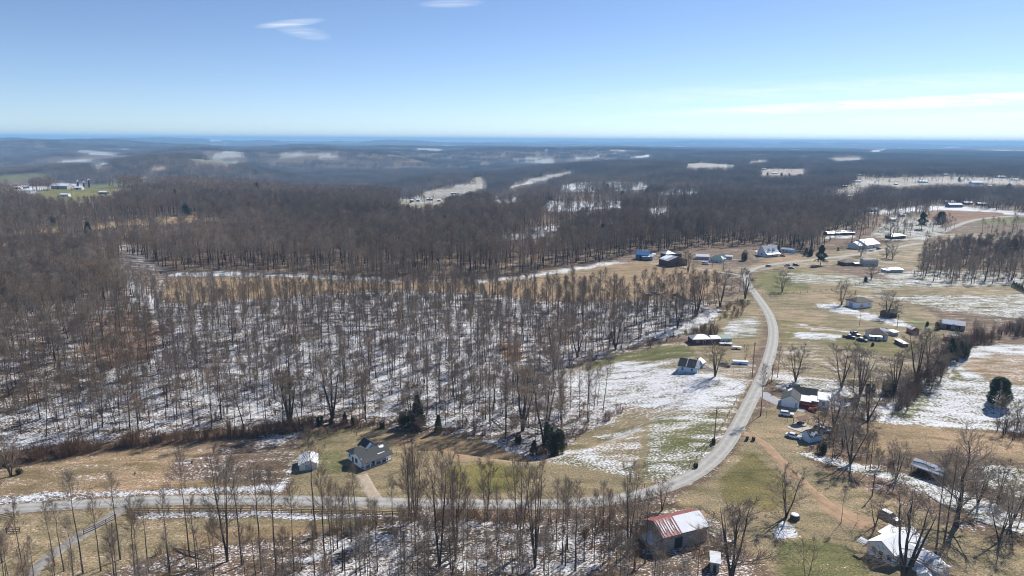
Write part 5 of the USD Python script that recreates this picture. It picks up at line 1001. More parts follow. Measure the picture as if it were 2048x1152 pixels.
house('long_house', 'long dark house with a snowy roof and a green metal end above the blue house', 'house', (1385, 689), (1464, 687), [B_(0, 11, 0, 7.5, 2.6, 'hip', 1.7, BROWNWOOD, TINROOF), B_(11.05, 16.0, 0, 7.0, 2.6, 'x', 1.0, BROWNWOOD, TINROOF, snow=[(0, 0, 1, .05, .95, .2)]), B_(16.05, 23.0, .5, 6.5, 2.6, 'x', 1.2, GREYWALL, GREENROOF, ribs=7)],
      [('front', 0, 3, .9, 1.2, 1.2), ('front', 0, 7, .1, 1.0, 2.0, D_, TRIM, DARKDOOR), ('front', 2, 2, .9, 1.1, 1.1), ('front', 2, 5, .9, 1.1, 1.1)], span=23.0)
house('porch_house', 'grey hipped house with a white porch roof and blue shaded front beside parked cars', 'house', (1736, 678), (1775, 681), [B_(0, 11.0, 0, 9.5, 2.8, 'hip', 2.4, PALE, BROWNSH), B_(.2, 7.2, -2.6, -.05, 2.1, 'shed', .45, TRIM, WHITEROOF, open=4, over=.2), B_(9.0, 13.5, 9.52, 15.0, 2.6, 'x', 1.4, PALE, BROWNSH, snow=[(0, 0, 1, .1, .9, .2)])],
      [('front', 0, 2.0, .9, 1.1, 1.3), ('front', 0, 4.3, .1, 1.0, 2.1, D_, TRIM, DARKDOOR), ('front', 0, 8.6, .9, 1.1, 1.3)])
house('white_shed', 'white shed with a dark hipped roof in the middle of the right hand fields', 'shed', (1712, 617), (1744, 614), [B_(0, 9.0, 0, 6.0, 3.0, 'hip', 1.8, WHITE, BROWNSH)], [('left', 0, 3, .1, 2.2, 2.2, D_, TRIM, GREYWALL), ('front', 0, 7.2, 1.5, .6, .6)])
house('dark_shed', 'dark open fronted shed beside the dense bare tree', 'shed', (1775, 636), (1794, 634), [B_(0, 6.0, 0, 4.5, 2.4, 'x', 1.2, BROWNWOOD, DKSHINGLE)], [('front', 0, 3.0, .1, 3.4, 2.0, D_, BROWNWOOD, PLASTIC)])
house('machine_shed', 'long grey machine shed with snow on half its tin roof', 'barn', (1884, 657), (1929, 662), [B_(0, 14.5, 0, 8.5, 3.0, 'x', 2.0, OLDWOOD, TINROOF, ribs=8, snow=[(0, 0, .62, .05, .98, .1)])], [('front', 0, 4, .1, 3.0, 2.6, D_, OLDWOOD, PLASTIC), ('front', 0, 10, .1, 3.0, 2.6, D_, OLDWOOD, PLASTIC)])
house('red_shed', 'red walled shed with a partly snowy red roof above the thicket', 'shed', (1889, 681), (1919, 684), [B_(0, 8.5, 0, 5, 2.2, 'x', 1.1, REDWOOD, REDROOF, snow=[(0, .2, 1, .4, .98, .2)])], [('front', 0, 4.2, .1, 2.2, 1.9, D_, REDWOOD, PLASTIC)])
house('red_shed', 'small red shed left of the hedge with a red roof and one snowy corner', 'shed', (1822, 668), (1838, 668), [B_(0, 5.0, 0, 5, 2.3, 'y', 1.2, REDWOOD, REDROOF, snow=[(0, 0, 1, .1, .9, .1)])], [('front', 0, 2.5, .1, 1.8, 1.9, D_, REDWOOD, PLASTIC)])
house('low_shed', 'low narrow shed with a white roof right of the porch house', 'shed', (1806, 694), (1816, 694), [B_(0, 3.0, 0, 9.0, 1.6, 'shed', .3, BROWNWOOD, WHITEROOF)])
house('small_cabin', 'tiny white roofed shelter just right of the porch house', 'shed', (1786, 672), (1796, 671), [B_(0, 3.0, 0, 3.0, 1.7, 'shed', .3, GREYWALL, WHITEROOF)])

# the houses at the bend
house('blue_roofed_barn', 'barn with a bright blue metal roof before the wood', 'barn', (1271, 519), (1296, 521), [B_(0, 10.5, 0, 9.0, 4.2, 'x', 2.6, DKBLUEWALL, BLUEROOF, ribs=6), B_(10.55, 14, 1, 8, 3.2, 'shed', .8, GREYWALL, TINROOF, snow=[(0, .1, .9, .1, .9, .2)])], [('front', 0, 5, .1, 3, 3, D_, DKBLUEWALL, PLASTIC)])
house('brown_barn', 'dark brown barn with a white roof in front of the bend houses', 'barn', (1335, 534), (1374, 531), [B_(0, 17.0, 0, 11.0, 4.4, 'y', 2.6, BROWNWOOD, TINROOF, snow=[(1, 0, 1, 0, 1, .02), (0, .4, 1, .1, .9, .2)])], [('front', 0, 8, .1, 3.2, 3, D_, BROWNWOOD, PLASTIC)])
house('brown_shed', 'dark reddish shed with patchy snow on its roof behind the brown barn', 'shed', (1331, 517), (1350, 516), [B_(0, 8.5, 0, 8.0, 3.4, 'hip', 2.0, BROWNWOOD, TINROOF), B_(8.6, 15, 1, 8, 2.8, 'shed', .6, BROWNWOOD, DKSHINGLE)], [('front', 0, 4, .1, 2, 2.2, D_, BROWNWOOD, PLASTIC)])
house('white_roofed_house', 'low house with a flat white roof left of the green grey one', 'house', (1392, 519), (1418, 520), [B_(0, 13, 0, 8.0, 2.8, 'x', 1.6, GREYWALL, WHITEROOF)], [('front', 0, 3, .9, 1.1, 1.2), ('front', 0, 6, .1, 1.0, 2.0, D_, TRIM, DARKDOOR), ('front', 0, 10, .9, 1.1, 1.2)])
house('bend_house', 'pale walled house with a mossy grey roof at the road bend', 'house', (1419, 523), (1445, 526), [B_(0, 14, 0, 9.0, 3.0, 'hip', 2.6, PALE, GREENROOF), B_(6, 12, 9.05, 14, 3.0, 'x', 2.0, PALE, TINROOF, snow=[(0, 0, 1, .1, .95, .2)])], [('front', 0, 2, .9, 1.1, 1.2), ('front', 0, 5, .9, 1.1, 1.2), ('front', 0, 8, .1, 1.0, 2.0, D_, TRIM, DARKDOOR), ('front', 0, 11.5, .9, 1.1, 1.2)])
house('bend_shed', 'small shed with a snowy roof between the bend house and the olive evergreen', 'shed', (1450, 518), (1464, 519), [B_(0, 6, 0, 5, 2.2, 'x', 1.0, GREYWALL, TINROOF, snow=[(0, 0, 1, .1, .95, .1)])])
def aframe_extra(t):
    for x in (4.2, 9.0): t.part('dormer', MB().prism([(x - 1.3, 3.2), (x + 1.3, 3.2), (x + 1.3, 4.6), (x, 6.0), (x - 1.3, 4.6)], 1.4, 5.0, 'y'), PALE)
    for x in (4.2, 9.0): t.part('dormer_roof', MB().prism([(x - 1.6, 4.4), (x, 6.1), (x + 1.6, 4.4), (x + 1.6, 4.55), (x, 6.25), (x - 1.6, 4.55)], 1.2, 5.2, 'y') if False else MB().prism([(x - 1.6, 4.4), (x, 6.1), (x, 6.28), (x - 1.6, 4.58)], 1.2, 5.2, 'y').prism([(x, 6.1), (x + 1.6, 4.4), (x + 1.6, 4.58), (x, 6.28)], 1.2, 5.2, 'y'), TINROOF)
    for x in np.linspace(.3, 12.8, 5): t.part('porch_post', MB().box(x - .1, x + .1, -2.3, -2.1, 0, 2.3), TRIM)
house('steep_roofed_house', 'steep roofed house with two dormers and a snowy porch below the wood', 'house', (1531, 514), (1557, 512), [B_(0, 13.2, 0, 9.0, 3.0, 'x', 5.2, PALE, TINROOF, snow=[(0, 0, 1, .0, .35, .15)]), B_(0, 13.2, -2.4, -.05, 2.2, 'shed', .6, TRIM, TINROOF, open=2, over=.2, snow=[(0, 0, 1, .0, .98, .05)])], [('left', 0, 4.5, 1, 1.2, 1.4), ('front', 0, 6.6, .1, 1.0, 2.1, D_, TRIM, DARKDOOR)], extra=aframe_extra)
house('long_white_house', 'long low blue grey house with a white roof below the wood', 'house', (1562, 503), (1588, 506), [B_(0, 16, 0, 5.0, 2.8, 'x', 1.0, BLUEWALL, WHITEROOF)], [('front', 0, 2.5, .9, 1.1, 1.1), ('front', 0, 7, .1, 1.0, 2.0, D_, TRIM, DARKDOOR), ('front', 0, 12, .9, 1.1, 1.1)])
house('long_white_house', 'white roofed house half hidden behind the steep roofed one', 'house', (1536, 497), (1554, 498), [B_(0, 11, 0, 5.0, 2.8, 'x', 1.0, BLUEWALL, WHITEROOF)])
house('roadside_house', 'dark walled house with a tan hipped roof right of the big pine', 'house', (1689, 532), (1716, 531), [B_(0, 15, 0, 10.0, 2.8, 'hip', 2.4, BROWNWOOD, mat('tan_shingle', (.26, .21, .18), .85, .2, 3)), B_(9, 14, -3, -.05, 2.3, 'shed', .4, BROWNWOOD, TINROOF, snow=[(0, 0, 1, .1, .95, .1)])], [('front', 0, 3, .9, 1.1, 1.2), ('front', 0, 6, .1, 1.0, 2.0, D_, TRIM, DARKDOOR)])
house('roadside_house', 'dark house with a snow edged flat roof right of the tan roofed one', 'house', (1727, 532), (1756, 532), [B_(0, 16, 0, 8.0, 4.2, 'x', 1.6, GREYWALL, BROWNSH, snow=[(0, .05, .95, .75, .98, .05)])], [('front', 0, 3, .9, 1.1, 1.2), ('front', 0, 7, .9, 1.1, 1.2), ('front', 0, 11, .1, 1.0, 2.0, D_, TRIM, DARKDOOR)])
house('snowy_house', 'low pale house with a snowy roof left of the grove', 'house', (1776, 545), (1806, 545), [B_(0, 14, 0, 7.0, 2.4, 'hip', 1.4, GREYWALL, WHITEROOF), B_(-3.5, -.05, .5, 5, 2.0, 'shed', .4, GREYWALL, TINROOF, snow=[(0, 0, 1, .1, .9, .2)])], [('front', 0, 3, .8, 1.1, 1.1), ('front', 0, 9, .8, 1.1, 1.1)])
house('white_roofed_house', 'house with a big white double roof beside the far road', 'house', (1733, 498), (1759, 494), [B_(0, 17, 0, 12.0, 3.0, 'x', 3.4, PALE, WHITEROOF), B_(-7, -.05, 2, 10, 3.0, 'x', 2.2, PALE, TINROOF, snow=[(0, 0, 1, .1, .95, .2)])], [('front', 0, 4, .9, 1.1, 1.2), ('front', 0, 9, .1, 1.0, 2.0, D_, TRIM, DARKDOOR)])
house('dark_house', 'dark low house under the pale spreading tree', 'house', (1782, 478), (1811, 477), [B_(0, 20, 0, 10, 2.8, 'hip', 2.6, BROWNWOOD, TINROOF)], [('front', 0, 5, .9, 1.2, 1.2), ('front', 0, 12, .9, 1.2, 1.2)])
house('long_dark_house', 'long dark building with a snow striped roof in the wood left of the far road', 'building', (1655, 471), (1709, 470), [B_(0, 40, 0, 9, 2.6, 'x', 1.8, BROWNWOOD, TINROOF, snow=[(0, .0, .32, .3, .95, .1), (0, .36, .7, .3, .95, .1), (0, .74, 1, .3, .95, .1)])], [('front', 0, 6, .9, 1.6, 1.1), ('front', 0, 18, .9, 1.6, 1.1), ('front', 0, 30, .9, 1.6, 1.1)])

# far buildings, each with its own walls, roof and windows
DKBLUE = mat('dark_metal_wall', (0.06, 0.09, 0.14), .5, .1)
def far_house(px, py, L, Wd, h, rise, wall, roof, name, label, cat='house', snow=True, ridge='x', group=None, turn=0.0):
    c = at1(px, py); L = L * math.hypot(c[0], c[1]) / FPX; Wd = min(max(.55 * L, 6), 13); h = min(max(.19 * L, 2.6), 4.6); rise = min(max(.13 * L, 1.4), 3.2)
    t = Local.__new__(Local); t.L = L; t.rz = turn; t.z = c[2]
    t.path = thing(name, label, cat, (c[0] - L / 2 * math.cos(turn), c[1] - L / 2 * math.sin(turn), c[2]), turn, group)
    bl = B_(0, L, 0, Wd, h, ridge, rise, wall, roof, snow=[(0, 0, 1, .02, .98, .02), (1, 0, 1, .02, .98, .02)] if snow else [])
    wallset(t, bl); roofset(t, bl, np.random.default_rng(int(px)))
    for u in (L * .2, L * .7): opening(t, 'front', bl, u, .9, 1.2, 1.2)
    opening(t, 'front', bl, L * .45, .1, 1.0 if cat == 'house' else 3, 2.1 if cat == 'house' else 2.6, D_, TRIM, DARKDOOR); return t
FH = [ # the valley farm with the silos
    (118, 378, 27, 14, 5, 3, GREYWALL, WHITEROOF, 'cattle_barn', 'long low barn with a white roof left of the three silos', 'barn'),
    (142, 376, 20, 20, 6, 4, PALE, WHITEROOF, 'cattle_barn', 'broad white roofed barn at the foot of the three silos', 'barn'),
    (155, 379, 14, 10, 3, 2, PALE, WHITEROOF, 'feed_shed', 'low white roofed shed in front of the right hand silo', 'shed'),
    (128, 393, 14, 12, 5, 4, WHITE, WHITEROOF, 'white_house', 'white house behind a round bare tree below the valley farm', 'house'),
    (205, 388, 13, 12, 4.5, 2.5, DKBLUE, WHITEROOF, 'dark_barn', 'dark barn with a white roof alone on the green valley meadow', 'barn'),
    (34, 378, 11, 10, 3, 2, PALE, WHITEROOF, 'feed_shed', 'low white shed at the far left of the valley', 'shed'), (48, 377, 9, 10, 5, 3.5, DKBLUE, WHITEROOF, 'dark_barn', 'dark gabled barn with a white roof at the far left of the valley', 'barn'),
    # the snowy valley in the middle
    (789, 403, 14, 11, 3.4, 2.2, BRICK, WHITEROOF, 'valley_house', 'brick house with a white roof at the left end of the snowy valley', 'house'), (824, 404, 5, 8, 3, 2, DKBLUE, SHINGLE, 'valley_house', 'dark little house beside the cedar in the snowy valley', 'house'), (836, 403, 7, 9, 3, 2, BLUEWALL, TINROOF, 'valley_house', 'grey roofed house in the middle of the snowy valley', 'house'),
    (859, 401, 12, 9, 3.2, 2.4, BROWNWOOD, TINROOF, 'valley_house', 'dark walled house under bare trees in the snowy valley', 'house'), (878, 403, 7, 8, 3, 2, PALE, WHITEROOF, 'valley_house', 'white roofed house at the right end of the snowy valley', 'house'), (907, 388, 10, 9, 3.2, 2.4, BROWNWOOD, WHITEROOF, 'valley_house', 'dark walled farm building up on the tan snowy slope', 'house'),
    (622, 386, 10, 9, 3, 2, TAN, WHITEROOF, 'valley_house', 'tan house alone in a gap of the wood left of the snowy valley', 'house'),
    # the right hand plateau
    (1744, 424, 24, 8, 3, 1.6, BLUEWALL, WHITEROOF, 'long_building', 'long pale blue building with a white roof in the wood at the right', 'building'), (1806, 434, 8, 10, 2.6, 2, PALE, WHITEROOF, 'plateau_house', 'small house whose white roof catches the sun among the far yards', 'house'), (1786, 443, 11, 11, 2.8, 2, PALE, WHITEROOF, 'plateau_house', 'white roofed house left of the spreading pine', 'house'),
    (1912, 415, 22, 10, 3.6, 1.0, DKBLUE, DKSHINGLE, 'dark_building', 'dark blue flat building on the snowy field edge', 'building'), (1900, 407, 15, 9, 3, 2, PALE, WHITEROOF, 'plateau_house', 'white roofed house behind the dark blue building', 'house'), (1937, 409, 13, 9, 3, 2, BRICK, WHITEROOF, 'plateau_house', 'second white roofed house along the edge of the wood', 'house'), (1965, 411, 14, 9, 3, 2, BRICK, WHITEROOF, 'plateau_house', 'third white roofed house along the edge of the wood', 'house'),
    (1715, 365, 12, 11, 3.6, 2.6, PALE, WHITEROOF, 'town_house', 'white roofed house beside two dark evergreens in the far settlement', 'house'), (1718, 352, 9, 12, 4, 3, BRICK, WHITEROOF, 'town_house', 'white roofed house above the dark evergreens in the far settlement', 'house'), (1762, 350, 9, 11, 5, 3.6, PALE, WHITEROOF, 'town_house', 'tall white roofed house left of the long far field', 'house'),
    (1793, 370, 5, 11, 3.6, 2.6, TAN, WHITEROOF, 'town_house', 'tan house on the green patch of the far settlement', 'house'), (1848, 366, 14, 11, 3.6, 2.4, PALE, WHITEROOF, 'town_house', 'wide white roofed house under the far field', 'house'), (1955, 369, 18, 12, 4, 2.4, BLUEWALL, WHITEROOF, 'town_house', 'long white roofed house at the right of the far settlement', 'house'), (1893, 351, 9, 12, 4.5, 3, PALE, WHITEROOF, 'town_house', 'white roofed house on the far edge of the long far field', 'house'),
    (2004, 356, 11, 12, 5, 3, PALE, WHITEROOF, 'town_house', 'white roofed house at the right end of the long far field', 'house'), (2032, 361, 9, 12, 5, 3, BLUEWALL, WHITEROOF, 'town_house', 'pale blue house close to the right edge of the far settlement', 'house'), (1980, 374, 7, 11, 3.5, 2.4, TAN, WHITEROOF, 'town_house', 'tan house below the right part of the far settlement', 'house'),
    (1690, 374, 8, 10, 3, 2.2, BRICK, WHITEROOF, 'town_house', 'brick house at the left end of the far yards', 'house'), (1660, 386, 9, 10, 3, 2.2, PALE, WHITEROOF, 'town_house', 'white roofed house at the left tip of the snowy yards', 'house'), (1636, 389, 10, 10, 3, 2.2, BRICK, WHITEROOF, 'town_house', 'house with a white roof at the end of the long white strip', 'house'), (1555, 386, 10, 10, 3.4, 2.4, PALE, WHITEROOF, 'town_house', 'lone white roofed house at the left of the long white strip', 'house'),
    (1550, 348, 9, 12, 4, 3, PALE, WHITEROOF, 'town_house', 'white roofed house under the orange far field', 'house'), (1588, 353, 8, 11, 4, 3, PALE, WHITEROOF, 'town_house', 'white roofed house behind the row of far pines', 'house'), (1527, 340, 9, 14, 6, 4, PALE, WHITEROOF, 'town_house', 'tall white building at the left of the orange far field', 'building'), (1700, 395, 9, 10, 3, 2, PALE, WHITEROOF, 'town_house', 'white roofed house in the wood below the snowy yards', 'house')]
for a in FH: far_house(*a)
for (px, py, H_) in ((156, 377, 23.0), (168, 378, 20.5), (178, 375, 25.5)):
    c = at1(px, py); H_ = tall(c, {156: 362.5, 168: 364.5, 178: 360}[px]); r = H_ * .155; p = thing('silo', {156: 'dark blue silo on the left of the three', 168: 'shortest dark blue silo, the middle one of three', 178: 'tallest dark blue silo standing apart on the right'}[px], 'silo', c)
    MB().tube((0, 0, -2), (0, 0, H_), r, r, 20).build('tank', SILO, p, smooth=40); MB().tube((0, 0, H_ + .01), (0, 0, H_ + 1.2), r + .12, r * .5, 20).build('dome', SILOTOP, p, smooth=40); MB().box(-.3, .3, -r - .5, -r + .02, 0, H_).build('ladder_chute', SILOTOP, p)
c = at1(1092, 316); c[2] = height(c[0], c[1]); p = thing('water_tower', 'white water tower rising from the far wood', 'water tower', c); WT_H = tall(c, 298.5); tk = WT_H * .27
prof = [(0, WT_H), (tk * .45, WT_H - tk * .06), (tk * .62, WT_H - tk * .22), (tk * .66, WT_H - tk * .45), (tk * .62, WT_H - tk * .7), (tk * .4, WT_H - tk * .93), (0.6, WT_H - tk)]
rv = trimesh.creation.revolve(np.array(prof[::-1]), sections=24); b = MB(); b.add(rv.vertices, rv.faces); b.build('tank', WHITE, p, smooth=60)
for k in range(6): a = k * math.pi / 3; MB().tube((math.cos(a) * tk * .72, math.sin(a) * tk * .72, -1), (math.cos(a) * tk * .6, math.sin(a) * tk * .6, WT_H - tk * .5), .55, .5, 6).build('leg', PALE, p)
MB().tube((0, 0, -1), (0, 0, WT_H - tk * .98), 1.1, 1.1, 10).build('riser', WHITE, p, smooth=40)
b = MB()
for z in (.33, .62):
    for k in range(6): a, a2 = k * math.pi / 3, (k + 1) * math.pi / 3; r_ = tk * (.72 - .12 * z); b.tube((math.cos(a) * r_, math.sin(a) * r_, WT_H * z), (math.cos(a2) * r_, math.sin(a2) * r_, WT_H * z), .25, .25, 4)
b.build('brace_ring', PALE, p)
# far evergreens of the settlement and the valley
for k, (px, py, top, kd, lab) in enumerate([(1512, 349, 342, 'round_evergreen_0', 'far pine at the left of the orange far field'), (1522, 350, 343, 'pine_0', 'second far pine below the orange far field'), (1535, 351, 344, 'round_evergreen_0', 'third far pine below the orange far field'), (1563, 352, 345, 'round_evergreen_0', 'rounded far pine left of the pine row'), (1578, 354, 346, 'pine_0', 'far pine at the left of the pine row'), (1600, 355, 347, 'round_evergreen_0', 'far pine in the middle of the pine row'), (1616, 354, 346, 'cedar_1', 'pointed far pine at the right of the pine row'),
        (1704, 361, 352, 'round_evergreen_0', 'left dark evergreen beside the white roofed far house'), (1709, 362, 350, 'round_evergreen_0', 'right dark evergreen beside the white roofed far house'), (1766, 392, 385, 'round_evergreen_0', 'dark evergreen crown in the wood under the far settlement'), (821, 406, 399, 'cedar_1', 'dark cedar in front of the snowy valley'), (1918, 366, 354, 'pine_0', 'dark pines rising over the far field'), (2016, 386, 366, 'round_evergreen_0', 'big dark evergreen below the right of the far settlement'), (1665, 444, 432, 'cedar_1', 'dark cedar in the far wood left of the long building')]):
    b = at1(px, py); plant(kd, 'evergreen_tree', lab, 'evergreen', b, max(4, min(tall(b, top), 24)))

# vehicles
def vehicle(px, py, heading_px, name, label, cat, col, L=4.5, Wd=1.85, Ht=1.5, style='sedan', snow_top=False, lift=0.0):
    a, b_ = at([(px, py), heading_px]); d = b_ - a; rz = math.atan2(d[1], d[0]); p = thing(name, label, cat, (a[0], a[1], a[2] + lift), rz)
    m = paint('paint_' + name + str(USED.get(('/World', name), 0)), col); w = Wd / 2; hood = Ht * .60; x0, x1 = -L / 2, L / 2
    body = MB().hull([(x, y * w * (1 if abs(x) < L * .42 else .9), z) for x in (x0, x0 + .25, x1 - .3, x1) for y in (-1, 1) for z in ((.28, hood * .93) if abs(x) > L * .45 else (.24, hood))])
    cab = {'sedan': (-.40, -.24, .06, .24), 'suv': (-.48, -.42, .08, .24), 'pickup': (-.14, -.10, .10, .22), 'van': (-.49, -.47, .28, .40)}[style]; cx = [c * L for c in cab]
    cab_pts = [(cx[0], hood), (cx[1], Ht), (cx[2], Ht), (cx[3], hood)]
    body.hull([(x, s * w * (.93 if z < Ht else .76), z - (.02 if z < Ht else 0)) for x, z in cab_pts for s in (-1, 1)])
    bp_ = body.build('body', m, p)
    def side(s):
        q = [(cx[0] * .9 + cx[1] * .1 + .08, hood + .05), (cx[1] * .85 + cx[0] * .15 + .12, Ht - .14), (cx[2] * .85 + cx[3] * .15 - .12, Ht - .14), (cx[3] * .88 + cx[2] * .12 - .1, hood + .05)]
        v = []
        for x, z in q:
            yy = w * (.93 - .17 * (z - hood) / (Ht - hood)); v += [(x, s * (yy + .012), z), (x, s * (yy - .05), z)]
        return MB().hull(v)
    for s in (-1, 1): side(s).build('side_window', GLASS, p)
    for nm, (xa, xb) in (('windshield', (cx[3], cx[2])), ('rear_window', (cx[0], cx[1]))):
        sg = 1 if xa > xb else -1; v = []
        for t_ in (.1, .88):
            x = xa + (xb - xa) * t_; z = hood + (Ht - hood) * t_; yy = w * (.88 - .17 * t_)
            for s in (-1, 1): v += [(x + sg * .015, s * yy, z + .01), (x - sg * .05, s * yy, z - .03)]
        MB().hull(v).build(nm, GLASS, p)
    for sx in (-.31, .31):
        for s in (-1, 1):
            wh = MB().tube((L * sx, s * (w - .20), .33), (L * sx, s * (w + .02), .33), .33, .33, 14).build('wheel', RUBBER, p, smooth=40); MB().tube((L * sx, s * (w + .021), .33), (L * sx, s * (w + .035), .33), .2, .18, 10).build('rim', STEEL, wh)
    for s in (-1, 1): MB().box(x1 - .06, x1 + .012, s * w * .62 - .17, s * w * .62 + .17, hood * .66, hood * .84).build('headlight', LAMP, p); MB().box(x0 - .012, x0 + .05, s * w * .66 - .12, s * w * .66 + .12, hood * .66, hood * .86).build('tail_light', REDROOF, p)
    if style == 'pickup':
        MB().box(x0 + .12, cx[0] - .1, -w * .84, w * .84, hood + .002, hood + .012).build('load_bed', PLASTIC, p)
    if snow_top: MB().hull([(x, y, z) for x in (cx[1] + .1, cx[2] - .05) for y in (-w * .68, w * .68) for z in (Ht + .003, Ht + .05)]).build('snow_cap', SNOW, p); MB().hull([(x, y, hood + .003 + z) for x in (cx[3] + .25, x1 - .35) for y in (-w * .75, w * .75) for z in (0, .04)]).build('snow_cap', SNOW, p)
    return p
vehicle(1573, 831, (1595, 834), 'parked_car', 'white hatchback parked beside the chain fence of the ranch house', 'car', (.72, .73, .75), 4.5, 1.85, 1.6, 'suv')
vehicle(1587, 875, (1610, 881), 'parked_car', 'white sedan parked left of the small gabled shed', 'car', (.74, .75, .77), 4.8, 1.85, 1.45, 'sedan')
vehicle(1779, 1037, (1792, 1044), 'parked_car', 'dark blue station wagon with a snowy roof behind the cottage', 'car', (.03, .06, .12), 4.8, 1.9, 1.55, 'suv', True)
vehicle(1450, 732, (1470, 736), 'parked_car', 'dark grey car parked beside the thick trunked tree', 'car', (.12, .125, .13), 4.6, 1.85, 1.45, 'sedan')
vehicle(1710, 670, (1726, 677), 'pickup_truck', 'dark maroon pickup truck with snow on it parked behind the black one', 'truck', (.10, .02, .035), 5.4, 1.95, 1.8, 'pickup', True)
vehicle(1698, 676, (1720, 680), 'pickup_truck', 'black pickup truck at the left of the parked row', 'truck', (.012, .014, .03), 5.6, 1.95, 1.8, 'pickup', True)
vehicle(1724, 682, (1746, 686), 'parked_car', 'black sedan at the right of the parked row', 'car', (.012, .014, .03), 4.8, 1.9, 1.45, 'sedan', True)
vehicle(1565, 513, (1580, 514), 'parked_car', 'small dull red car in front of the steep roofed house', 'car', (.25, .05, .04), 4.3, 1.8, 1.45, 'sedan')
vehicle(1411, 529, (1436, 532), 'parked_van', 'white van parked below the bend houses', 'van', (.72, .73, .75), 5.6, 2.0, 2.0, 'van')
vehicle(1425, 522, (1445, 524), 'parked_car', 'white car beside the bend house wall', 'car', (.70, .71, .74), 4.6, 1.85, 1.5, 'suv')
vehicle(1728, 502, (1745, 500), 'parked_car', 'white car at the left in front of the big white double roof', 'car', (.70, .71, .74), 4.6, 1.85, 1.5, 'sedan')
vehicle(1742, 503, (1760, 502), 'parked_car', 'white car at the right in front of the big white double roof', 'car', (.68, .69, .74), 4.6, 1.85, 1.5, 'sedan')
vehicle(1757, 499, (1780, 497), 'moving_car', 'dark car driving on the far road', 'car', (.04, .045, .05), 4.6, 1.85, 1.5, 'sedan', lift=.15)
vehicle(1537, 533, (1550, 532), 'junk_car', 'snow capped old car left on the grass beside the far road', 'car', (.20, .2, .22), 4.5, 1.85, 1.45, 'sedan', True)
vehicle(1574, 532, (1560, 534), 'junk_car', 'snow covered old car in the group on the grass by the far road', 'car', (.10, .1, .12), 4.5, 1.85, 1.45, 'sedan', True)
vehicle(1592, 531, (1605, 533), 'junk_car', 'right old car of the group on the grass by the far road', 'car', (.06, .06, .07), 4.5, 1.85, 1.6, 'suv', True)
vehicle(1582, 537, (1595, 538), 'junk_car', 'nearest snow covered old car on the grass by the far road', 'car', (.3, .3, .32), 4.5, 1.85, 1.45, 'sedan', True)
vehicle(1646, 863, (1662, 866), 'parked_car', 'pale blue car with a snowy roof behind the small gabled shed', 'car', (.35, .48, .62), 4.5, 1.85, 1.5, 'sedan', True)
vehicle(1640, 858, (1654, 854), 'parked_car', 'dark car in the clutter behind the small gabled shed', 'car', (.05, .02, .02), 4.5, 1.85, 1.5, 'suv')
vehicle(1298, 592, (1310, 590), 'junk_car', 'black old car among the trees under the brown barn', 'car', (.012, .014, .02), 4.5, 1.85, 1.5, 'suv', True)
vehicle(1312, 589, (1325, 592), 'junk_car', 'black old pickup with snow among the trees under the brown barn', 'truck', (.02, .02, .03), 5.2, 1.9, 1.75, 'pickup', True)
vehicle(1352, 592, (1366, 594), 'junk_car', 'black car deep among the trees left of the hillside corner', 'car', (.015, .015, .02), 4.6, 1.85, 1.5, 'sedan')
# trailer and boat by the side drive
def trailer(px, py, toward, label, L, Wd, H_, wall, cover):
    a, b_ = at([(px, py), toward]); d = b_ - a; p = thing('trailer', label, 'trailer', a, math.atan2(d[1], d[0])); w = Wd / 2
    MB().hull([(x, y, z) for x in (-L / 2, L / 2 - .3) for y in (-w, w) for z in (.6, H_)] + [(L / 2, y, .9) for y in (-w, w)]).build('box', wall, p); MB().box(-L / 2 + .05, L / 2 - .35, -w + .05, w - .05, H_ + .003, H_ + .06).build('snow_cap', cover, p)
    MB().tube((L / 2 - .1, 0, .7), (L / 2 + 1.3, 0, .5), .06, .06, 6).build('drawbar', STEEL, p)
    for s in (-1, 1): MB().tube((-.3, s * (w - .1), .36), (-.3, s * (w + .12), .36), .36, .36, 12).build('wheel', RUBBER, p, smooth=40)
trailer(1481, 728, (1500, 729), 'low blue white trailer with snow on it beside the side drive', 6.5, 2.2, 1.3, BLUEWALL, SNOW)
trailer(1474, 698, (1490, 699), 'small snow covered trailer on the brown yard above the side drive', 4.0, 1.9, 1.1, WHITE, SNOW)
trailer(1292, 521, (1303, 521.5), 'grey rounded tank trailer with snow before the blue roofed barn', 6.5, 2.6, 3.2, DKBLUEWALL, SNOW)
trailer(1452, 690, (1470, 690), 'dark green flat trailer in front of the long dark house', 6, 2.0, .9, GREENROOF, SNOW)
# bins, tank, yard things
for k, (px, py, lab) in enumerate([(1494, 880, 'left dark refuse bin at the drive entrance'), (1507, 881, 'right dark refuse bin at the drive entrance')]):
    c = at1(px, py); p = thing('refuse_bin', lab, 'bin', c, .3 * k); MB().hull([(x * s, y * s, z) for x in (-.36, .36) for y in (-.4, .4) for z, s in ((.06, .8), (1.1, 1.))]).build('body', PLASTIC, p); MB().box(-.4, .4, -.46, .42, 1.102, 1.18).build('lid', PLASTIC, p)
    for s in (-1, 1): MB().tube((s * .30, .42, .12), (s * .36, .42, .12), .12, .12, 8).build('wheel', RUBBER, p)
c = at1(1589, 1038); p = thing('round_tank', 'dark round tank with a snowy lid right of the lawn tree', 'tank', c); MB().tube((0, 0, -.1), (0, 0, 1.25), 1.05, 1.05, 20).build('shell', mat('tank_green', (.05, .06, .05), .6, .2), p, smooth=40); MB().tube((0, 0, 1.252), (0, 0, 1.34), .95, .8, 16).build('snow_cap', SNOW, p); MB().box(.7, 1.25, -.3, .3, 0, .9).build('pump_box', GREYWALL, p)
c = at1(1601, 848); p = thing('garden_shelter', 'small brown roofed shelter at the top of the concrete slab', 'shelter', c, .4)
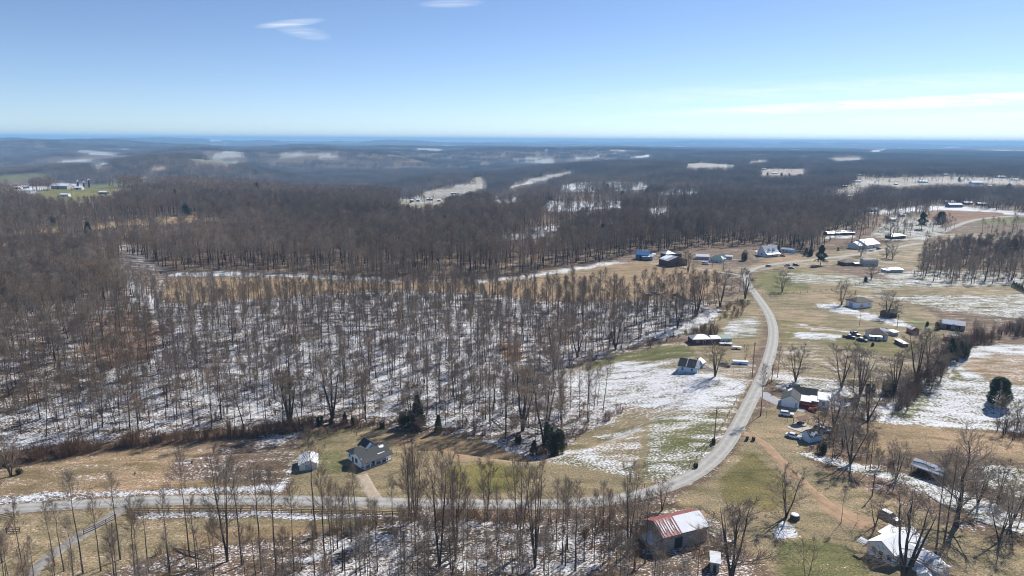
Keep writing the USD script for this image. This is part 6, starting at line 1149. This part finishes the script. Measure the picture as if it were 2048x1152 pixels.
for x in (-1.9, 1.9):
    for y in (-1.2, 1.2): MB().box(x - .07, x + .07, y - .07, y + .07, 0, 1.9).build('post', BROWNWOOD, p)
MB().prism([(-1.6, 1.8), (0, 2.7), (0, 2.82), (-1.6, 1.92)], -2.3, 2.3, 'x').prism([(0, 2.7), (1.6, 1.8), (1.6, 1.92), (0, 2.82)], -2.3, 2.3, 'x').build('roof', mat('rust_roof', (.24, .15, .11), .8, .2), p); MB().box(-1.2, 1.2, -.5, .5, .02, .8).build('table', DARKDOOR, p)
c = at1(1604, 862); p = thing('yard_post', 'thin metal post with a crossbar on the concrete slab', 'post', c + [0, 0, .1]); MB().tube((0, 0, 0), (0, 0, 3.0), .06, .05, 6).build('pole', STEEL, p); MB().box(-.6, .6, -.04, .04, 2.9, 3.0).build('crossbar', STEEL, p)
# fallen trunks on the wood floor
for k, ((x1_, y1_), (x2_, y2_), lab) in enumerate([((806, 1128), (862, 1078), 'pale fallen trunk lying across the snow below the road'), ((872, 1136), (940, 1088), 'long dark fallen trunk between thin trees on the snow'), ((848, 1104), (930, 1104), 'fallen branch lying level on the snowy wood floor'), ((700, 1150), (760, 1118), 'fallen trunk half sunk in brush at the bottom edge'), ((350, 1098), (428, 1122), 'curved dead trunk leaning among the thin trees at the left'), ((1250, 900 - 8), (1130, 868), 'fallen trunk at the edge of the draw') if False else ((985, 838), (1010, 858), 'fallen trunk at the edge of the draw')]):
    a, b_ = at([(x1_, y1_), (x2_, y2_)]); p = thing('fallen_trunk', lab, 'log', a); d = b_ - a
    pts = [d * t_ + np.array([0, 0, .25 + .5 * math.sin(t_ * 3)]) for t_ in (0, .35, .7, 1)]; m = MB()
    for i in range(3): m.tube(pts[i], pts[i + 1], .24 - .05 * i, .19 - .05 * i, 7)
    m.build('trunk', mat('dead_wood', (.30, .26, .21), .9, .25) if k != 1 else BARK, p); MB().tube(pts[2], pts[2] + np.array([1.0, .6, 1.3]), .08, .03, 5).build('branch', BARK, p)

# utility poles
POLES = [(825, 931, 877, 'wooden utility pole on the yard right of the farmhouse'), (1744, 993, 945, 'wooden utility pole by the dirt drive on the right'), (1429, 878, 816, 'utility pole on the green side of the snowy field'), (1504, 756, 684, 'leaning tall dark pole beside the side drive entrance'), (1543, 764, 728, 'short pole on the road verge before the ranch house'), (1463, 582, 558, 'utility pole left of the road bend'), (1446, 541, 514, 'utility pole in front of the bend house'), (1424, 536, 520, 'short pole at the left of the bend house'), (1794, 655, 628, 'utility pole behind the porch house'), (1567, 510, 498, 'pole beside the small dull red car')]
for px, py, top, lab in POLES:
    c = at1(px, py); H_ = tall(c, top); p = thing('utility_pole', lab, 'pole', c, .5); MB().tube((0, 0, -.3), (0, 0, H_), .16, .11, 8).build('pole', POLEW, p, smooth=40)
    MB().box(-.9, .9, -.06, .06, H_ - .75, H_ - .62).build('crossarm', POLEW, p); MB().tube((.28, 0, H_ - 1.6), (.28, 0, H_ - .95), .17, .17, 10).build('transformer', STEEL, p)
    for x in (-.8, 0, .8): MB().tube((x, 0, H_ - .62), (x, 0, H_ - .48), .05, .04, 6).build('insulator', LAMP, p)
# fences
def fence(pts, name, label, post_gap, H_, rails, railw, post, mat_, rail_name='rail'):
    w = smooth_path(at(pts), .5) if len(pts) > 2 else at(pts)[:, :2]; s = np.concatenate([[0], np.cumsum(np.hypot(*np.diff(w, axis=0).T))]); n = max(2, int(round(s[-1] / post_gap)) + 1); u = np.linspace(0, s[-1], n)
    P = np.stack([np.interp(u, s, w[:, 0]), np.interp(u, s, w[:, 1])], 1); P = np.column_stack([P, height(P[:, 0], P[:, 1])]); o = P[0].copy(); p = thing(name, label, 'fence', o); P = P - o
    for q in P: MB().box(q[0] - post, q[0] + post, q[1] - post, q[1] + post, q[2] - .3, q[2] + H_).build('post', mat_, p)
    for a, b_ in zip(P[:-1], P[1:]):
        d = (b_ - a)[:2]; d /= np.linalg.norm(d) + 1e-9; nn = np.array([-d[1], d[0], 0])
        for k in range(rails):
            z = H_ * (k + .65) / rails; A, Bq = a + [0, 0, z] + nn * (post + .02), b_ + [0, 0, z] + nn * (post + .02)
            if railw > .05: MB().hull([X_ + nn * e + [0, 0, f] for X_ in (A, Bq) for e in (-.018, .018) for f in (-railw, railw)]).build(rail_name, mat_, p)
            else: MB().tube(A, Bq, railw, railw, 3, cap=False).build(rail_name, mat_, p)
fence([(256, 1027), (400, 1026), (560, 1027), (700, 1030), (806, 1033)], 'plank_fence', 'long three rail plank fence below the road', 2.5, 1.35, 3, .075, .07, FENCEW, 'plank')
fence([(-30, 1044), (29, 1034)], 'plank_fence', 'short three rail plank fence at the left edge under the road', 2.4, 1.35, 3, .075, .07, FENCEW, 'plank')
fence([(29, 1036), (13, 1066)], 'plank_fence', 'plank fence running toward us over a snow strip at the left edge', 2.4, 1.35, 3, .075, .07, FENCEW, 'plank')
fence([(14, 1066), (40, 1065)], 'plank_fence', 'little plank fence end at the bottom of the snow strip', 1.8, 1.35, 3, .075, .07, FENCEW, 'plank')
fence([(168, 1070), (200, 1056), (232, 1038)], 'plank_fence', 'plank fence slanting along the right side of the gravel drive', 2.4, 1.35, 3, .075, .07, FENCEW, 'plank')
fence([(600, 872), (640, 870), (696, 861), (704, 866), (742, 888)], 'post_fence', 'wire fence with dark wooden posts behind the farmhouse', 3.2, 1.3, 3, .012, .075, FENCEW, 'wire')
fence([(783, 906), (800, 914), (824, 925)], 'post_fence', 'low wire fence from the farmhouse corner past the pole', 2.6, 1.2, 3, .012, .06, FENCEW, 'wire')
fence([(1538, 818), (1580, 826), (1594, 828)], 'chain_fence', 'chain link fence between the white hatchback and the ranch house', 2.4, 1.3, 4, .012, .035, STEEL, 'wire')
fence([(1467, 745), (1500, 748), (1512, 748)], 'chain_fence', 'thin metal fence along the side drive', 2.4, 1.3, 3, .014, .04, STEEL, 'wire')
fence([(1268, 984), (1330, 958), (1382, 932), (1428, 884), (1476, 796)], 'wire_fence', 'wire fence with thin posts along the inside of the road bend', 4.0, 1.2, 3, .010, .06, FENCEW, 'wire')
fence([(1525, 590), (1580, 588), (1640, 584), (1700, 574), (1735, 566)], 'wire_fence', 'wire fence dividing the fields beyond the road bend', 5.0, 1.2, 3, .012, .08, FENCEW, 'wire')
# garden posts at the ranch house lawn
for px, py, lab in ((1532, 835, 'thin sign post on the lawn right of the road tree'), (1574, 845, 'lone short post on the lawn below the white hatchback')):
    c = at1(px, py); p = thing('lawn_post', lab, 'post', c); MB().tube((0, 0, -.2), (0, 0, 1.7), .06, .05, 6).build('pole', POLEW, p); MB().box(-.12, .12, -.05, .05, 1.7, 1.95).build('cap', POLEW, p)
# birds
def bird(px, py, dist, span, lab):
    r = rays([(px, py)])[0]; c = EYE + r * dist; p = thing('bird', lab, 'bird', c, .6)
    MB().hull([(-.22, 0, 0), (.2, 0, .02), (0, .06, .03), (0, -.06, .03), (0, 0, -.06), (.26, 0, .03)]).build('body', BIRD, p)
    for s in (-1, 1): MB().hull([(.1, s * .04, .02), (-.08, s * .04, .02), (.06, s * span / 4, .12), (-.1, s * span / 4, .1), (-.06, s * span / 2, .06), (.0, s * span / 2, .065), (0, s * .04, .0)]).build('wing', BIRD, p)
    MB().hull([(-.2, .03, 0), (-.2, -.03, 0), (-.42, .09, .01), (-.42, -.09, .01), (-.3, 0, .02)]).build('tail', BIRD, p)
bird(992.5, 220, 330, 1.5, 'tiny black bird high in the clear sky'); bird(328, 287.5, 300, 1.6, 'tiny black bird in front of the far left hills')
# dark cedars scattered through the wood
cz = np.vstack([zone([(0, 520), (0, 380), (600, 330), (1000, 340), (1400, 400), (1620, 440), (1600, 470), (1200, 490), (300, 480)], 95.), zone([(700, 440), (1000, 400), (1100, 430), (900, 470)], 60.)])
u = RNG.uniform(0, 1, len(cz)); cz = cz[(u < .5) & clear_of_fields(cz, np.full(len(cz), 14.))][:90]
for i, b in enumerate(cz): plant(('cedar_0', 'cedar_1', 'round_evergreen_0', 'pine_0')[i % 4], 'evergreen_tree', 'dark evergreen showing among the bare crowns of the wood', 'evergreen', b, RNG.uniform(13, 21), 'dark evergreens scattered through the wood')
